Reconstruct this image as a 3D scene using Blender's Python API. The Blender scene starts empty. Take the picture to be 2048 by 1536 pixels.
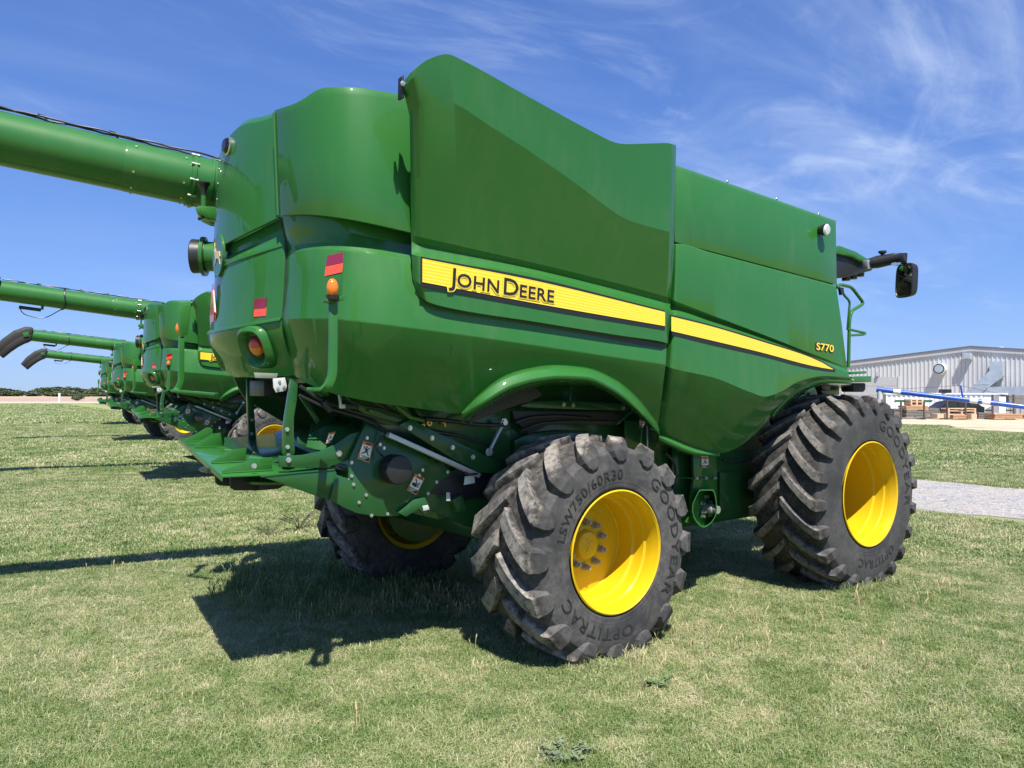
import bpy, bmesh, math, random
import numpy as np
from mathutils import Vector, Matrix
from mathutils.bvhtree import BVHTree
from math import radians, sin, cos, pi, atan2, sqrt

random.seed(7); np.random.seed(7)
SC = bpy.context.scene
COL = SC.collection

# ------------------------------------------------------------------ camera
# combine frame: s = forward (world x), w = to its right (world -y), z up, origin on the ground under the rear axle
CF, CU, CV = 1540.0, 1024.0, 768.0            # focal length and centre of the 2048 x 1536 frame
CAM_S, CAM_W, CAM_Z = -4.01, 5.905, 1.95
FS, FW = 0.599, -0.8007                        # view direction in (s, w)
PITCH = math.atan(17.0 / 1540.0)
cam_d = bpy.data.cameras.new('camera'); cam = bpy.data.objects.new('camera', cam_d); COL.objects.link(cam)
cam_d.sensor_width = 36.0; cam_d.lens = CF / 2048.0 * 36.0
cam_d.clip_start = 0.05; cam_d.clip_end = 6000
cam.location = (CAM_S, -CAM_W, CAM_Z)
vd = Vector((FS, -FW, 0)).normalized() * cos(PITCH) + Vector((0, 0, sin(PITCH)))
cam.rotation_euler = vd.to_track_quat('-Z', 'Y').to_euler()
SC.camera = cam

# ------------------------------------------------------------------ world, sun, exposure
SUN_V = Vector((-0.20, -0.50, 1.0)).normalized()   # towards the sun
SUN_EL = math.asin(SUN_V.z); SUN_AZ = math.atan2(SUN_V.x, SUN_V.y)
world = bpy.data.worlds.new('World'); SC.world = world; world.use_nodes = True
wt = world.node_tree; wt.nodes.clear()
def wn(t): return wt.nodes.new(t)
out = wn('ShaderNodeOutputWorld'); bg = wn('ShaderNodeBackground'); bg.inputs['Strength'].default_value = 0.091
sky = wn('ShaderNodeTexSky'); sky.sky_type = 'NISHITA'; sky.sun_disc = False
sky.sun_elevation = SUN_EL; sky.sun_rotation = SUN_AZ; sky.altitude = 500; sky.air_density = 1.0; sky.dust_density = 0.1; sky.ozone_density = 2.0
hs = wn('ShaderNodeHueSaturation'); hs.inputs['Saturation'].default_value = 1.05; hs.inputs['Value'].default_value = 1.0
wt.links.new(sky.outputs[0], hs.inputs['Color'])
tc = wn('ShaderNodeTexCoord'); sep = wn('ShaderNodeSeparateXYZ'); wt.links.new(tc.outputs['Generated'], sep.inputs[0])
def wmath(op, a, b=None, c=None):
    n = wn('ShaderNodeMath'); n.operation = op
    for i, v in enumerate((a, b, c)):
        if v is None: continue
        if isinstance(v, (int, float)): n.inputs[i].default_value = v
        else: wt.links.new(v, n.inputs[i])
    return n.outputs[0]
zz = wmath('ADD', wmath('MAXIMUM', sep.outputs[2], 0.0), 0.13)
cx = wmath('DIVIDE', sep.outputs[0], zz); cy = wmath('DIVIDE', sep.outputs[1], zz)
comb = wn('ShaderNodeCombineXYZ'); wt.links.new(cx, comb.inputs[0]); wt.links.new(cy, comb.inputs[1])
def cirrus(rot, scale, loc, nscale, detail, dist, lo, hi):
    mp = wn('ShaderNodeMapping'); mp.inputs['Rotation'].default_value = (0, 0, rot); mp.inputs['Scale'].default_value = scale; mp.inputs['Location'].default_value = loc
    wt.links.new(comb.outputs[0], mp.inputs[0])
    nz = wn('ShaderNodeTexNoise'); nz.inputs['Scale'].default_value = nscale; nz.inputs['Detail'].default_value = detail
    nz.inputs['Roughness'].default_value = 0.62; nz.inputs['Distortion'].default_value = dist
    wt.links.new(mp.outputs[0], nz.inputs['Vector'])
    mr = wn('ShaderNodeMapRange'); mr.interpolation_type = 'SMOOTHSTEP'
    mr.inputs['From Min'].default_value = lo; mr.inputs['From Max'].default_value = hi
    wt.links.new(nz.outputs['Fac'], mr.inputs['Value'])
    return mr.outputs[0]
c_big = cirrus(0.35, (0.55, 0.9, 1), (2.3, 6.2, 0), 0.45, 3.0, 0.4, 0.40, 0.64)     # where there is cirrus at all
c_str = cirrus(1.6, (0.6, 1.9, 1), (9.6, 1.2, 0), 1.0, 9.0, 1.1, 0.38, 0.78)       # its combed streaks
c_wsp = cirrus(1.6, (0.8, 1.6, 1), (7.7, 0.4, 0), 1.5, 10.0, 1.6, 0.50, 0.82)
cl = wmath('MULTIPLY', c_big, wmath('ADD', wmath('MULTIPLY', c_str, 0.34), wmath('MULTIPLY', c_wsp, 0.42)))
cl = wmath('MINIMUM', cl, 0.6)
mix = wn('ShaderNodeMix'); mix.data_type = 'RGBA'
tint = wn('ShaderNodeMix'); tint.data_type = 'RGBA'; tint.blend_type = 'MULTIPLY'; tint.inputs[0].default_value = 1.0
wt.links.new(hs.outputs[0], tint.inputs[6]); tint.inputs[7].default_value = (0.70, 0.92, 1.56, 1)
vm1 = wn('ShaderNodeVectorMath'); vm1.operation = 'MULTIPLY_ADD'; wt.links.new(tint.outputs[2], vm1.inputs[0]); vm1.inputs[1].default_value = (0.20, 0.13, 0.075); vm1.inputs[2].default_value = (1, 1, 1)
dk_ = wn('ShaderNodeVectorMath'); dk_.operation = 'DIVIDE'; wt.links.new(tint.outputs[2], dk_.inputs[0]); wt.links.new(vm1.outputs[0], dk_.inputs[1])     # rolls off the glare at the horizon
wt.links.new(cl, mix.inputs[0]); wt.links.new(dk_.outputs[0], mix.inputs[6]); mix.inputs[7].default_value = (4.2, 5.0, 6.6, 1)
wt.links.new(mix.outputs[2], bg.inputs['Color']); wt.links.new(bg.outputs[0], out.inputs[0])

sd = bpy.data.lights.new('sun', 'SUN'); sd.energy = 5.0; sd.angle = radians(0.53); sd.color = (1.0, 0.955, 0.88)
sun = bpy.data.objects.new('sun', sd); COL.objects.link(sun)
sun.rotation_euler = SUN_V.to_track_quat('Z', 'Y').to_euler(); sun.location = (-4, -10, 20)
vs = SC.view_settings; vs.view_transform = 'Standard'; vs.look = 'None'; vs.exposure = 0.85; vs.gamma = 1.0; vs.use_curve_mapping = False
SC.render.engine = 'CYCLES'
SC.cycles.use_denoising = True
SC.cycles.max_bounces = 8; SC.cycles.transparent_max_bounces = 8
SC.cycles.use_adaptive_sampling = True

# ------------------------------------------------------------------ pixel helpers (photo pixel -> point, given the plane it lies on)
def ray(px, py):
    a = (px - CU) / CF; b = -(py - CV) / CF
    f = cos(PITCH) - b * sin(PITCH); up = b * cos(PITCH) + sin(PITCH)
    return Vector((FS * f + 0.8007 * a, FW * f + 0.599 * a, up))
def P(px, py, w):                                # on the upright plane w = const of the combine
    d = ray(px, py); t = (w - CAM_W) / d.y
    return Vector((CAM_S + d.x * t, w, CAM_Z + d.z * t))
def PS(px, py, s):                               # on the plane s = const
    d = ray(px, py); t = (s - CAM_S) / d.x
    return Vector((s, CAM_W + d.y * t, CAM_Z + d.z * t))
def PZ(px, py, z):                               # on the level z = const
    d = ray(px, py); t = (z - CAM_Z) / d.z
    return Vector((CAM_S + d.x * t, CAM_W + d.y * t, z))
def PD(px, py, dep):                             # at a distance along the view (background things; base on the ground)
    d = ray(px, py); return Vector((CAM_S + d.x * dep, CAM_W + d.y * dep, CAM_Z + d.z * dep))
def W(v): return Vector((v[0], -v[1], v[2]))     # (s, w, z) -> world

def pchip(xs, ys, xq):
    xs = np.asarray(xs, float); ys = np.asarray(ys, float); xq = np.asarray(xq, float)
    if len(xs) == 2: return np.interp(xq, xs, ys)
    h = np.diff(xs); d = np.diff(ys) / h; m = np.zeros_like(xs)
    for i in range(1, len(xs) - 1):
        if d[i-1] * d[i] > 0:
            w1 = 2*h[i] + h[i-1]; w2 = h[i] + 2*h[i-1]; m[i] = (w1 + w2) / (w1 / d[i-1] + w2 / d[i])
    m[0] = d[0]; m[-1] = d[-1]
    k = np.clip(np.searchsorted(xs, xq) - 1, 0, len(xs) - 2)
    t = (xq - xs[k]) / h[k]
    return ((2*t**3 - 3*t**2 + 1) * ys[k] + (t**3 - 2*t**2 + t) * h[k] * m[k] + (-2*t**3 + 3*t**2) * ys[k+1] + (t**3 - t**2) * h[k] * m[k+1])
def rowpix(row, n):                              # (px, py, w) samples -> n points in (s, w, z)
    xs = [r[0] for r in row]
    xq = np.linspace(xs[0], xs[-1], n)
    yq = pchip(xs, [r[1] for r in row], xq); wq = pchip(xs, [r[2] for r in row], xq)
    return [P(x, y, w) for x, y, w in zip(xq, yq, wq)]

# ------------------------------------------------------------------ materials
MATS = {}
class NT:
    def __init__(s, name):
        s.m = bpy.data.materials.new(name); s.m.use_nodes = True; s.t = s.m.node_tree; s.t.nodes.clear()
        s.o = s.n('ShaderNodeOutputMaterial'); s.b = s.n('ShaderNodeBsdfPrincipled'); s.l(s.b.outputs[0], s.o.inputs[0]); MATS[name] = s.m
    def n(s, t): return s.t.nodes.new(t)
    def l(s, a, b): s.t.links.new(a, b)
    def set(s, **k):
        for a, v in k.items(): s.b.inputs[a.replace('_', ' ')].default_value = v
        return s
    def coord(s, kind='Object', scale=None):
        t = s.n('ShaderNodeTexCoord'); o = t.outputs[kind]
        if scale:
            m = s.n('ShaderNodeMapping'); m.inputs['Scale'].default_value = scale; s.l(o, m.inputs[0]); o = m.outputs[0]
        return o
    def noise(s, vec, scale, detail=4, rough=0.55, dist=0.0):
        n = s.n('ShaderNodeTexNoise'); n.inputs['Scale'].default_value = scale; n.inputs['Detail'].default_value = detail
        n.inputs['Roughness'].default_value = rough; n.inputs['Distortion'].default_value = dist
        if vec is not None: s.l(vec, n.inputs['Vector'])
        return n.outputs['Fac']
    def ramp(s, fac, stops, interp='LINEAR'):
        r = s.n('ShaderNodeValToRGB'); r.color_ramp.interpolation = interp
        el = r.color_ramp.elements
        while len(el) < len(stops): el.new(0.5)
        for e, (p, c) in zip(el, stops):
            e.position = p; e.color = tuple(c) + (1,) if len(c) == 3 else c
        s.l(fac, r.inputs[0]); return r.outputs[0]
    def rng(s, v, a, b, c=0.0, d=1.0):
        n = s.n('ShaderNodeMapRange'); s.l(v, n.inputs[0])
        for i, x in enumerate((a, b, c, d)): n.inputs[1 + i].default_value = x
        return n.outputs[0]
    def math(s, op, a, b=None):
        n = s.n('ShaderNodeMath'); n.operation = op
        for i, v in enumerate((a, b)):
            if v is None: continue
            if isinstance(v, (int, float)): n.inputs[i].default_value = v
            else: s.l(v, n.inputs[i])
        return n.outputs[0]
    def mix(s, fac, a, b):
        n = s.n('ShaderNodeMix'); n.data_type = 'RGBA'
        for i, v in ((0, fac), (6, a), (7, b)):
            if isinstance(v, (int, float)): n.inputs[i].default_value = v
            elif isinstance(v, tuple): n.inputs[i].default_value = tuple(v) + (1,)
            else: s.l(v, n.inputs[i])
        return n.outputs[2]
    def bump(s, h, strength=0.2, dist=0.01):
        b = s.n('ShaderNodeBump'); b.inputs['Strength'].default_value = strength; b.inputs['Distance'].default_value = dist
        s.l(h, b.inputs['Height']); s.l(b.outputs[0], s.b.inputs['Normal'])
    def base(s, c): s.l(c, s.b.inputs['Base Color'])
    def rough(s, r): s.l(r, s.b.inputs['Roughness'])

def plain(name, col, rough=0.5, metal=0.0, var=0.12, coat=0.0, nscale=9.0, bump=0.0):
    k = NT(name); k.set(Metallic=metal, Coat_Weight=coat, Coat_Roughness=0.06)
    v = k.noise(k.coord(), nscale, 5, 0.6)
    lo = tuple(max(0, c * (1 - var)) for c in col); hi = tuple(min(1, c * (1 + var)) for c in col)
    k.base(k.ramp(v, [(0.3, lo), (0.7, hi)])); k.rough(k.rng(v, 0.3, 0.7, max(0.02, rough - 0.06), rough + 0.06))
    if bump: k.bump(k.noise(k.coord(), nscale * 6, 4), bump, 0.005)
    return k.m

def paint(name, col, dust, coatr=0.035, dusty=0.10, coat=0.85):
    k = NT(name); k.set(Roughness=0.5, Coat_Weight=coat, Coat_Roughness=coatr, Coat_IOR=1.45, Specular_IOR_Level=0.15)
    co = k.coord()
    d1 = k.noise(co, 1.3, 6, 0.62, 0.4); d2 = k.noise(k.coord(scale=(1.6, 1.6, 0.35)), 7.0, 5, 0.6)
    f = k.math('MULTIPLY', k.rng(d1, 0.42, 0.75), k.rng(d2, 0.35, 0.75))
    k.base(k.mix(k.math('MULTIPLY', f, dusty), col, dust))
    cr = k.n('ShaderNodeMath'); cr.operation = 'ADD'; k.l(k.math('MULTIPLY', f, 0.10), cr.inputs[0]); cr.inputs[1].default_value = coatr
    k.l(cr.outputs[0], k.b.inputs['Coat Roughness'])
    b = k.n('ShaderNodeBump'); b.inputs['Strength'].default_value = 0.02; b.inputs['Distance'].default_value = 0.002
    k.l(k.noise(co, 60, 2), b.inputs['Height'])
    b2 = k.n('ShaderNodeBump'); b2.inputs['Strength'].default_value = 0.10; b2.inputs['Distance'].default_value = 0.02      # pressed sheet is never dead flat
    k.l(k.noise(co, 2.2, 2, 0.4), b2.inputs['Height']); k.l(b.outputs[0], b2.inputs['Normal']); k.l(b2.outputs[0], k.b.inputs['Coat Normal'])
    return k.m
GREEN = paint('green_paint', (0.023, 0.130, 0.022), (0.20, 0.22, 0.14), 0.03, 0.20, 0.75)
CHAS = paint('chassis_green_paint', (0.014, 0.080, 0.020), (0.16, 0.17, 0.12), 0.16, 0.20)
YELLOW = paint('yellow_paint', (0.60, 0.39, 0.006), (0.42, 0.32, 0.08), 0.12, 0.12, 0.5)
BLACK = plain('black_plastic', (0.016, 0.016, 0.018), 0.42)
BLACKG = plain('black_gloss', (0.010, 0.010, 0.011), 0.12)
RUBFLAP = plain('rubber_flap', (0.022, 0.020, 0.019), 0.7)
STEEL = plain('zinc_steel', (0.62, 0.62, 0.60), 0.32, 0.9)
GREY = plain('grey_bar', (0.46, 0.48, 0.50), 0.35, 0.55)
ALU = plain('light_plate', (0.50, 0.51, 0.50), 0.5)
GREYNUT = plain('grey_nut', (0.30, 0.29, 0.27), 0.45, 0.3)
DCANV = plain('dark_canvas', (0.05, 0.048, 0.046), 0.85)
DECW = plain('decal_white', (0.72, 0.72, 0.70), 0.4, var=0.03)
DECO = plain('decal_orange', (0.75, 0.19, 0.02), 0.4, var=0.05)
DECK = plain('decal_black', (0.012, 0.012, 0.012), 0.4)
DECR = plain('reflector_dark_red', (0.22, 0.008, 0.03), 0.18, coat=1.0)
DECF = plain('reflector_orange_red', (0.95, 0.075, 0.03), 0.30, coat=0.6, var=0.04)
GLASSD = plain('cab_glass', (0.02, 0.03, 0.035), 0.04)
BRASS = plain('brass', (0.55, 0.36, 0.10), 0.35, 0.8)
def lens(name, col):
    k = NT(name); k.set(Base_Color=col + (1,), Roughness=0.12, Coat_Weight=1.0, Coat_Roughness=0.02, Transmission_Weight=0.25, IOR=1.45)
    k.bump(k.noise(k.coord(), 90, 1), 0.25, 0.004); return k.m
LRED = lens('red_lens', (0.62, 0.02, 0.03)); LAMB = lens('amber_lens', (0.95, 0.23, 0.01)); LCLR = lens('clear_lens', (0.75, 0.77, 0.78))
k = NT('mirror_glass'); k.set(Base_Color=(0.55, 0.6, 0.6, 1), Metallic=1.0, Roughness=0.02); MIRR = k.m
# striped yellow decal: fine ruled lines printed on it
k = NT('yellow_stripe_decal'); k.set(Roughness=0.30, Coat_Weight=0.6, Coat_Roughness=0.05)
uvn = k.n('ShaderNodeUVMap'); sp = k.n('ShaderNodeSeparateXYZ'); k.l(uvn.outputs[0], sp.inputs[0])
wv = k.math('SINE', k.math('MULTIPLY', sp.outputs[1], 2 * pi * 7)); k.base(k.ramp(k.rng(wv, -1, 1), [(0.25, (0.80, 0.50, 0.012)), (0.75, (0.90, 0.66, 0.035))])); STRIPE = k.m

def tyre_mat(name, R, rw, mud):
    k = NT(name); k.set(Specular_IOR_Level=0.25)
    co = k.coord(); s3 = k.n('ShaderNodeSeparateXYZ'); k.l(co, s3.inputs[0])
    r = k.math('SQRT', k.math('ADD', k.math('MULTIPLY', s3.outputs[0], s3.outputs[0]), k.math('MULTIPLY', s3.outputs[2], s3.outputs[2])))
    n1 = k.noise(co, 4.5, 8, 0.66, 0.6); n2 = k.noise(co, 23, 6, 0.65); n3 = k.noise(co, 1.7, 3, 0.5)
    side = k.mix(k.rng(n3, 0.38, 0.66, 0.0, 0.75), k.ramp(n1, [(0.3, (0.034, 0.034, 0.036)), (0.7, (0.060, 0.060, 0.061))]), k.ramp(n2, [(0.3, (0.062, 0.061, 0.060)), (0.7, (0.105, 0.101, 0.097))]))
    rings = k.math('MULTIPLY', k.math('SINE', k.math('MULTIPLY', r, 210.0)), k.rng(r, R * 0.60, R * 0.64, 1.0, 0.0))
    tread = k.ramp(n2, [(0.28, (0.018, 0.018, 0.018)), (0.72, (0.050, 0.048, 0.046))])  # tread base kept darker, putting the shade between the lugs into the colour
    ntread = k.rng(r, R * 0.88, R * 0.93)
    c = k.mix(ntread, side, tread)
    mask = k.math('MULTIPLY', k.math('MULTIPLY', k.rng(n1, 0.40, 0.56), k.rng(n2, 0.34, 0.56)), k.rng(r, R * 0.925, R * 0.975, 0.12, 1.0))
    c = k.mix(k.math('MULTIPLY', mask, mud), c, (0.36, 0.315, 0.265))
    wear = k.math('MULTIPLY', k.rng(r, R * 0.965, R * 0.99), k.rng(n2, 0.25, 0.6))
    c = k.mix(k.math('MULTIPLY', wear, 0.60), c, (0.19, 0.182, 0.174))
    k.base(c); k.rough(k.rng(n1, 0.3, 0.7, 0.62, 0.85))
    k.bump(k.math('ADD', k.math('MULTIPLY', n2, 0.7), k.math('ADD', k.math('MULTIPLY', k.noise(co, 90, 3), 0.3), k.math('MULTIPLY', rings, 0.35))), 0.28, 0.005)
    return k.m
LETTER = plain('tyre_lettering', (0.020, 0.020, 0.021), 0.6)

# ------------------------------------------------------------------ mesh helpers
PEND = []                       # objects whose modifiers are baked at the end
def obj(name, me, mat=None, parent=None):
    o = bpy.data.objects.new(name, me); COL.objects.link(o)
    if mat is not None:
        for m in (mat if isinstance(mat, (list, tuple)) else [mat]): me.materials.append(m)
    if parent is not None: o.parent = parent
    return o
def mesh(name, verts, faces, world_frame=False):
    me = bpy.data.meshes.new(name); me.from_pydata([tuple(v) if world_frame else (v[0], -v[1], v[2]) for v in verts], [], faces); me.validate(); me.update(); return me
def tidy(me, ang=26):
    for p in me.polygons: p.use_smooth = True
    me.set_sharp_from_angle(angle=radians(ang))
def outward(me, ref=None):
    bm = bmesh.new(); bm.from_mesh(me); bmesh.ops.recalc_face_normals(bm, faces=bm.faces); bm.to_mesh(me); bm.free()
def mods(o, solid=0.0, bevel=0.0, seg=2, ang=26, bang=30, off=-1):
    if solid:
        m = o.modifiers.new('s', 'SOLIDIFY'); m.thickness = solid; m.offset = off; m.use_even_offset = False
    if bevel:
        m = o.modifiers.new('b', 'BEVEL'); m.width = bevel; m.segments = seg; m.limit_method = 'ANGLE'; m.angle_limit = radians(bang); m.use_clamp_overlap = True
    PEND.append((o, ang)); return o
def bake():
    dg = bpy.context.evaluated_depsgraph_get()
    res = [(o, a, bpy.data.meshes.new_from_object(o.evaluated_get(dg))) for o, a in PEND]
    for o, a, me in res:
        o.modifiers.clear(); o.data = me; tidy(me, a)
    PEND.clear()
def grid(name, rows, mat, parent, solid=0.02, bevel=0.006, ang=26, flip=None, uv=False):
    n = len(rows[0]); vs_ = [v for r in rows for v in r]; fs = []
    for i in range(len(rows) - 1):
        for j in range(n - 1):
            a = i * n + j; fs.append((a, a + 1, a + n + 1, a + n))
    me = mesh(name, vs_, fs)
    if flip is not None:                         # make the mean normal look towards 'flip' (s, w, z)
        f = Vector((flip[0], -flip[1], flip[2])); tot = Vector((0, 0, 0))
        for p in me.polygons: tot += p.normal * p.area
        if tot.dot(f) < 0: me.flip_normals()
    if uv:
        ul = me.uv_layers.new(name='UVMap'); nr = len(rows)
        for p in me.polygons:
            for li in p.loop_indices:
                vi = me.loops[li].vertex_index; ul.data[li].uv = ((vi % n) / (n - 1), 1 - (vi // n) / (nr - 1))
    o = obj(name, me, mat, parent); mods(o, solid, bevel, ang=ang); return o
def loft(name, rows, mat, parent, n=28, solid=0.02, bevel=0.006, ang=26, flip=(0, 1, 0), uv=False):
    return grid(name, [rowpix(r, n) for r in rows], mat, parent, solid, bevel, ang, flip, uv)
def prism(name, pts, vec, mat, parent, bevel=0.004, ang=26):      # polygon (s,w,z) pushed along vec
    n = len(pts); vec = Vector(vec)
    v2 = [Vector(p) for p in pts] + [Vector(p) + vec for p in pts]
    fs = [tuple(range(n)), tuple(range(2*n - 1, n - 1, -1))] + [(i, (i+1) % n, n + (i+1) % n, n + i) for i in range(n)]
    me = mesh(name, v2, fs); outward(me); o = obj(name, me, mat, parent); mods(o, 0, bevel, ang=ang); return o
def plate(name, pix, w, th, mat, parent, bevel=0.004):            # outline traced on the upright plane w, th thick inwards
    return prism(name, [P(x, y, w) for x, y in pix], (0, -th, 0), mat, parent, bevel)
def box(name, s0, s1, w0, w1, z0, z1, mat, parent, bevel=0.006):
    return prism(name, [(s0, w0, z0), (s1, w0, z0), (s1, w0, z1), (s0, w0, z1)], (0, w1 - w0, 0), mat, parent, bevel)
def frame(d):
    d = Vector(d).normalized(); u = Vector((0, 0, 1)) if abs(d.z) < 0.9 else Vector((1, 0, 0))
    a = d.cross(u).normalized(); return d, a, d.cross(a).normalized()
def pipe(name, path, r, mat, parent, seg=10, cap=True, ang=40, rs=None, flat=None):
    path = [Vector(p) for p in path]; vs_ = []; fs = []; pa = None
    for i, p in enumerate(path):
        d = (path[min(i+1, len(path)-1)] - path[max(i-1, 0)]).normalized()
        if pa is None: _, pa, pb = frame(d)
        else:
            pa = (pa - d * pa.dot(d)).normalized(); pb = d.cross(pa).normalized()
        rr = rs[i] if rs else r
        for k_ in range(seg):
            t = 2 * pi * k_ / seg; ca, cb = cos(t) * rr, sin(t) * rr
            vs_.append(p + pa * ca + pb * cb)
    for i in range(len(path) - 1):
        for k_ in range(seg):
            a = i*seg + k_; b = i*seg + (k_+1) % seg; fs.append((a, b, b + seg, a + seg))
    if cap: fs += [tuple(range(seg))[::-1], tuple((len(path)-1)*seg + i for i in range(seg))]
    me = mesh(name, vs_, fs); outward(me); tidy(me, ang); return obj(name, me, mat, parent)
def rounded(path, r=0.04, n=4):
    path = [Vector(p) for p in path]; o = [path[0]]
    for i in range(1, len(path) - 1):
        a, b, c = path[i-1], path[i], path[i+1]; la, lc = (a-b).length, (c-b).length; q = min(r, la*0.45, lc*0.45)
        p0 = b + (a-b)/la*q; p1 = b + (c-b)/lc*q
        for j in range(n + 1):
            t = j / n; o.append(p0*(1-t)**2 + b*2*t*(1-t) + p1*t*t)
    return o + [path[-1]]
def lathe(name, prof, org, axis, mat, parent, seg=40, ang=30, closed=False, cap=True):
    d, a, b = frame(axis); org = Vector(org); vs_ = []; fs = []
    for h, r in prof:
        for k_ in range(seg):
            t = 2*pi*k_/seg; vs_.append(org + d*h + a*(cos(t)*r) + b*(sin(t)*r))
    m = len(prof)
    for i in range(m - 1 + (1 if closed else 0)):
        for k_ in range(seg):
            q = (k_+1) % seg; i2 = (i+1) % m; fs.append((i*seg+k_, i*seg+q, i2*seg+q, i2*seg+k_))
    if not closed and cap:
        if prof[0][1] > 1e-4: fs.append(tuple(range(seg))[::-1])
        if prof[-1][1] > 1e-4: fs.append(tuple((m-1)*seg + i for i in range(seg)))
    me = mesh(name, vs_, fs)
    bm = bmesh.new(); bm.from_mesh(me); bmesh.ops.remove_doubles(bm, verts=bm.verts, dist=1e-5); bmesh.ops.recalc_face_normals(bm, faces=bm.faces); bm.to_mesh(me); bm.free()
    tidy(me, ang); return obj(name, me, mat, parent)
def ellipsoid(name, c, rx, ry, rz, mat, parent, rot=None, seg=20):
    bm = bmesh.new(); bmesh.ops.create_uvsphere(bm, u_segments=seg, v_segments=seg//2 + 2, radius=1)
    M = (rot if rot else Matrix.Identity(3))
    for v in bm.verts: v.co = M @ Vector((v.co.x*rx, v.co.y*ry, v.co.z*rz)) + W(c)
    me = bpy.data.meshes.new(name); bm.to_mesh(me); bm.free(); tidy(me, 60); return obj(name, me, mat, parent)
def text_mesh(s, size, extr=0.0, offset=0.0, space=1.0, shear=0.0):
    cu = bpy.data.curves.new('t', 'FONT'); cu.body = s; cu.size = size; cu.extrude = extr; cu.offset = offset; cu.space_character = space; cu.shear = shear; cu.resolution_u = 3
    o = bpy.data.objects.new('t', cu); COL.objects.link(o)
    dg = bpy.context.evaluated_depsgraph_get(); me = bpy.data.meshes.new_from_object(o.evaluated_get(dg))
    bpy.data.objects.remove(o); bpy.data.curves.remove(cu); return me
def put_text(name, parts, org, e1, e2, nrm, mat, parent, sx=1.0):   # parts: meshes with x offsets, laid in the frame e1, e2, nrm (s,w,z)
    vs_ = []; fs = []
    for me, dx, sc in parts:
        b = len(vs_)
        for v in me.vertices: vs_.append(Vector(org) + Vector(e1)*((v.co.x*sc)*sx + dx) + Vector(e2)*(v.co.y*sc) + Vector(nrm)*v.co.z)
        fs += [tuple(b + i for i in p.vertices) for p in me.polygons]
    me = mesh(name, vs_, fs); outward(me); return obj(name, me, mat, parent)
BOLT = {}
def bolt(px, py, w, parent, r=0.013, h=0.012, name='bolt', mat=None):
    key = (r, h, (mat or STEEL).name)
    if key not in BOLT:
        v2 = []; fs = []
        for hh, rr in ((0, r*1.35), (h*0.25, r*1.35), (h*0.25, r), (h, r*0.92)):
            for k_ in range(6): v2.append((cos(k_*pi/3)*rr, hh, sin(k_*pi/3)*rr))
        for i in range(3):
            for k_ in range(6): a = i*6+k_; q = i*6+(k_+1) % 6; fs.append((a, q, q+6, a+6))
        fs.append(tuple(18+i for i in range(6)))
        me = mesh('bolt', v2, fs); outward(me); me.materials.append(mat or STEEL); BOLT[key] = me
    o = bpy.data.objects.new(name, BOLT[key]); COL.objects.link(o); o.parent = parent; o.location = W(P(px, py, w)); return o
def tag(o, label, cat, group=None):
    o['label'] = label; o['category'] = cat
    if group: o['group'] = group
    return o
def struct(o): o['kind'] = 'structure'; return o
def empty(name, loc=(0, 0, 0), rz=0.0):
    o = bpy.data.objects.new(name, None); COL.objects.link(o); o.location = loc; o.rotation_euler = (0, 0, rz); o.empty_display_size = 0.3; return o
def mirrored(o, parent=None, name=None):           # the same part on the machine's other side
    me = o.data.copy()
    for v in me.vertices: v.co.y = -v.co.y
    me.flip_normals(); c = bpy.data.objects.new(name or o.name.split('.')[0], me); COL.objects.link(c)
    c.parent = parent or o.parent; c.location = (o.location.x, -o.location.y, o.location.z); return c

# ================================================================== THE COMBINE (built once, in its own frame)
CB = empty('combine_harvester')
MIR = []                                            # parts repeated on the left side

# ---- body core: what the shields hang on
box('body_core', -1.75, 3.30, -1.18, 1.18, 2.05, 3.25, CHAS, CB, 0.02)
box('grain_tank', -1.55, 3.28, -1.36, 1.36, 3.18, 3.66, CHAS, CB, 0.03)

def corner(row, ds=0.42, x1=745):                  # give a row a smooth elliptical corner in plan between the rear seam and the flat side
    xs = [r[0] for r in row]; ys = [r[1] for r in row]; ws = [r[2] for r in row]
    w0 = ws[0]; w1 = float(pchip(xs, ws, [x1])[0]); s0 = P(xs[0], ys[0], w0).x; tab = []
    for i in range(41):
        f = i/40*pi/2; sx = s0 + ds - ds*cos(f); wx = w0 + (w1 - w0)*sin(f)
        a = (sx - CAM_S)*0.8007 + (wx - CAM_W)*0.599; b = (sx - CAM_S)*0.599 - (wx - CAM_W)*0.8007; tab.append((CU + CF*a/b, wx))
    tab.sort(); xe = tab[-1][0]; out = []
    for x in sorted(set([xs[0], xs[0] + 8, xs[0] + 18, xs[0] + 30, xs[0] + 45, xs[0] + 62, xs[0] + 82, xs[0] + 105, xs[0] + 130] + [x for x in xs if x > xs[0] + 140])):
        if x > xs[-1]: continue
        we = float(np.interp(x, [t[0] for t in tab], [t[1] for t in tab])) if x < xe else max(w1, float(pchip(xs, ws, [x])[0]))
        out.append((x, float(pchip(xs, ys, [x])[0]), we if x > xs[0] else w0))
    return out

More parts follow.
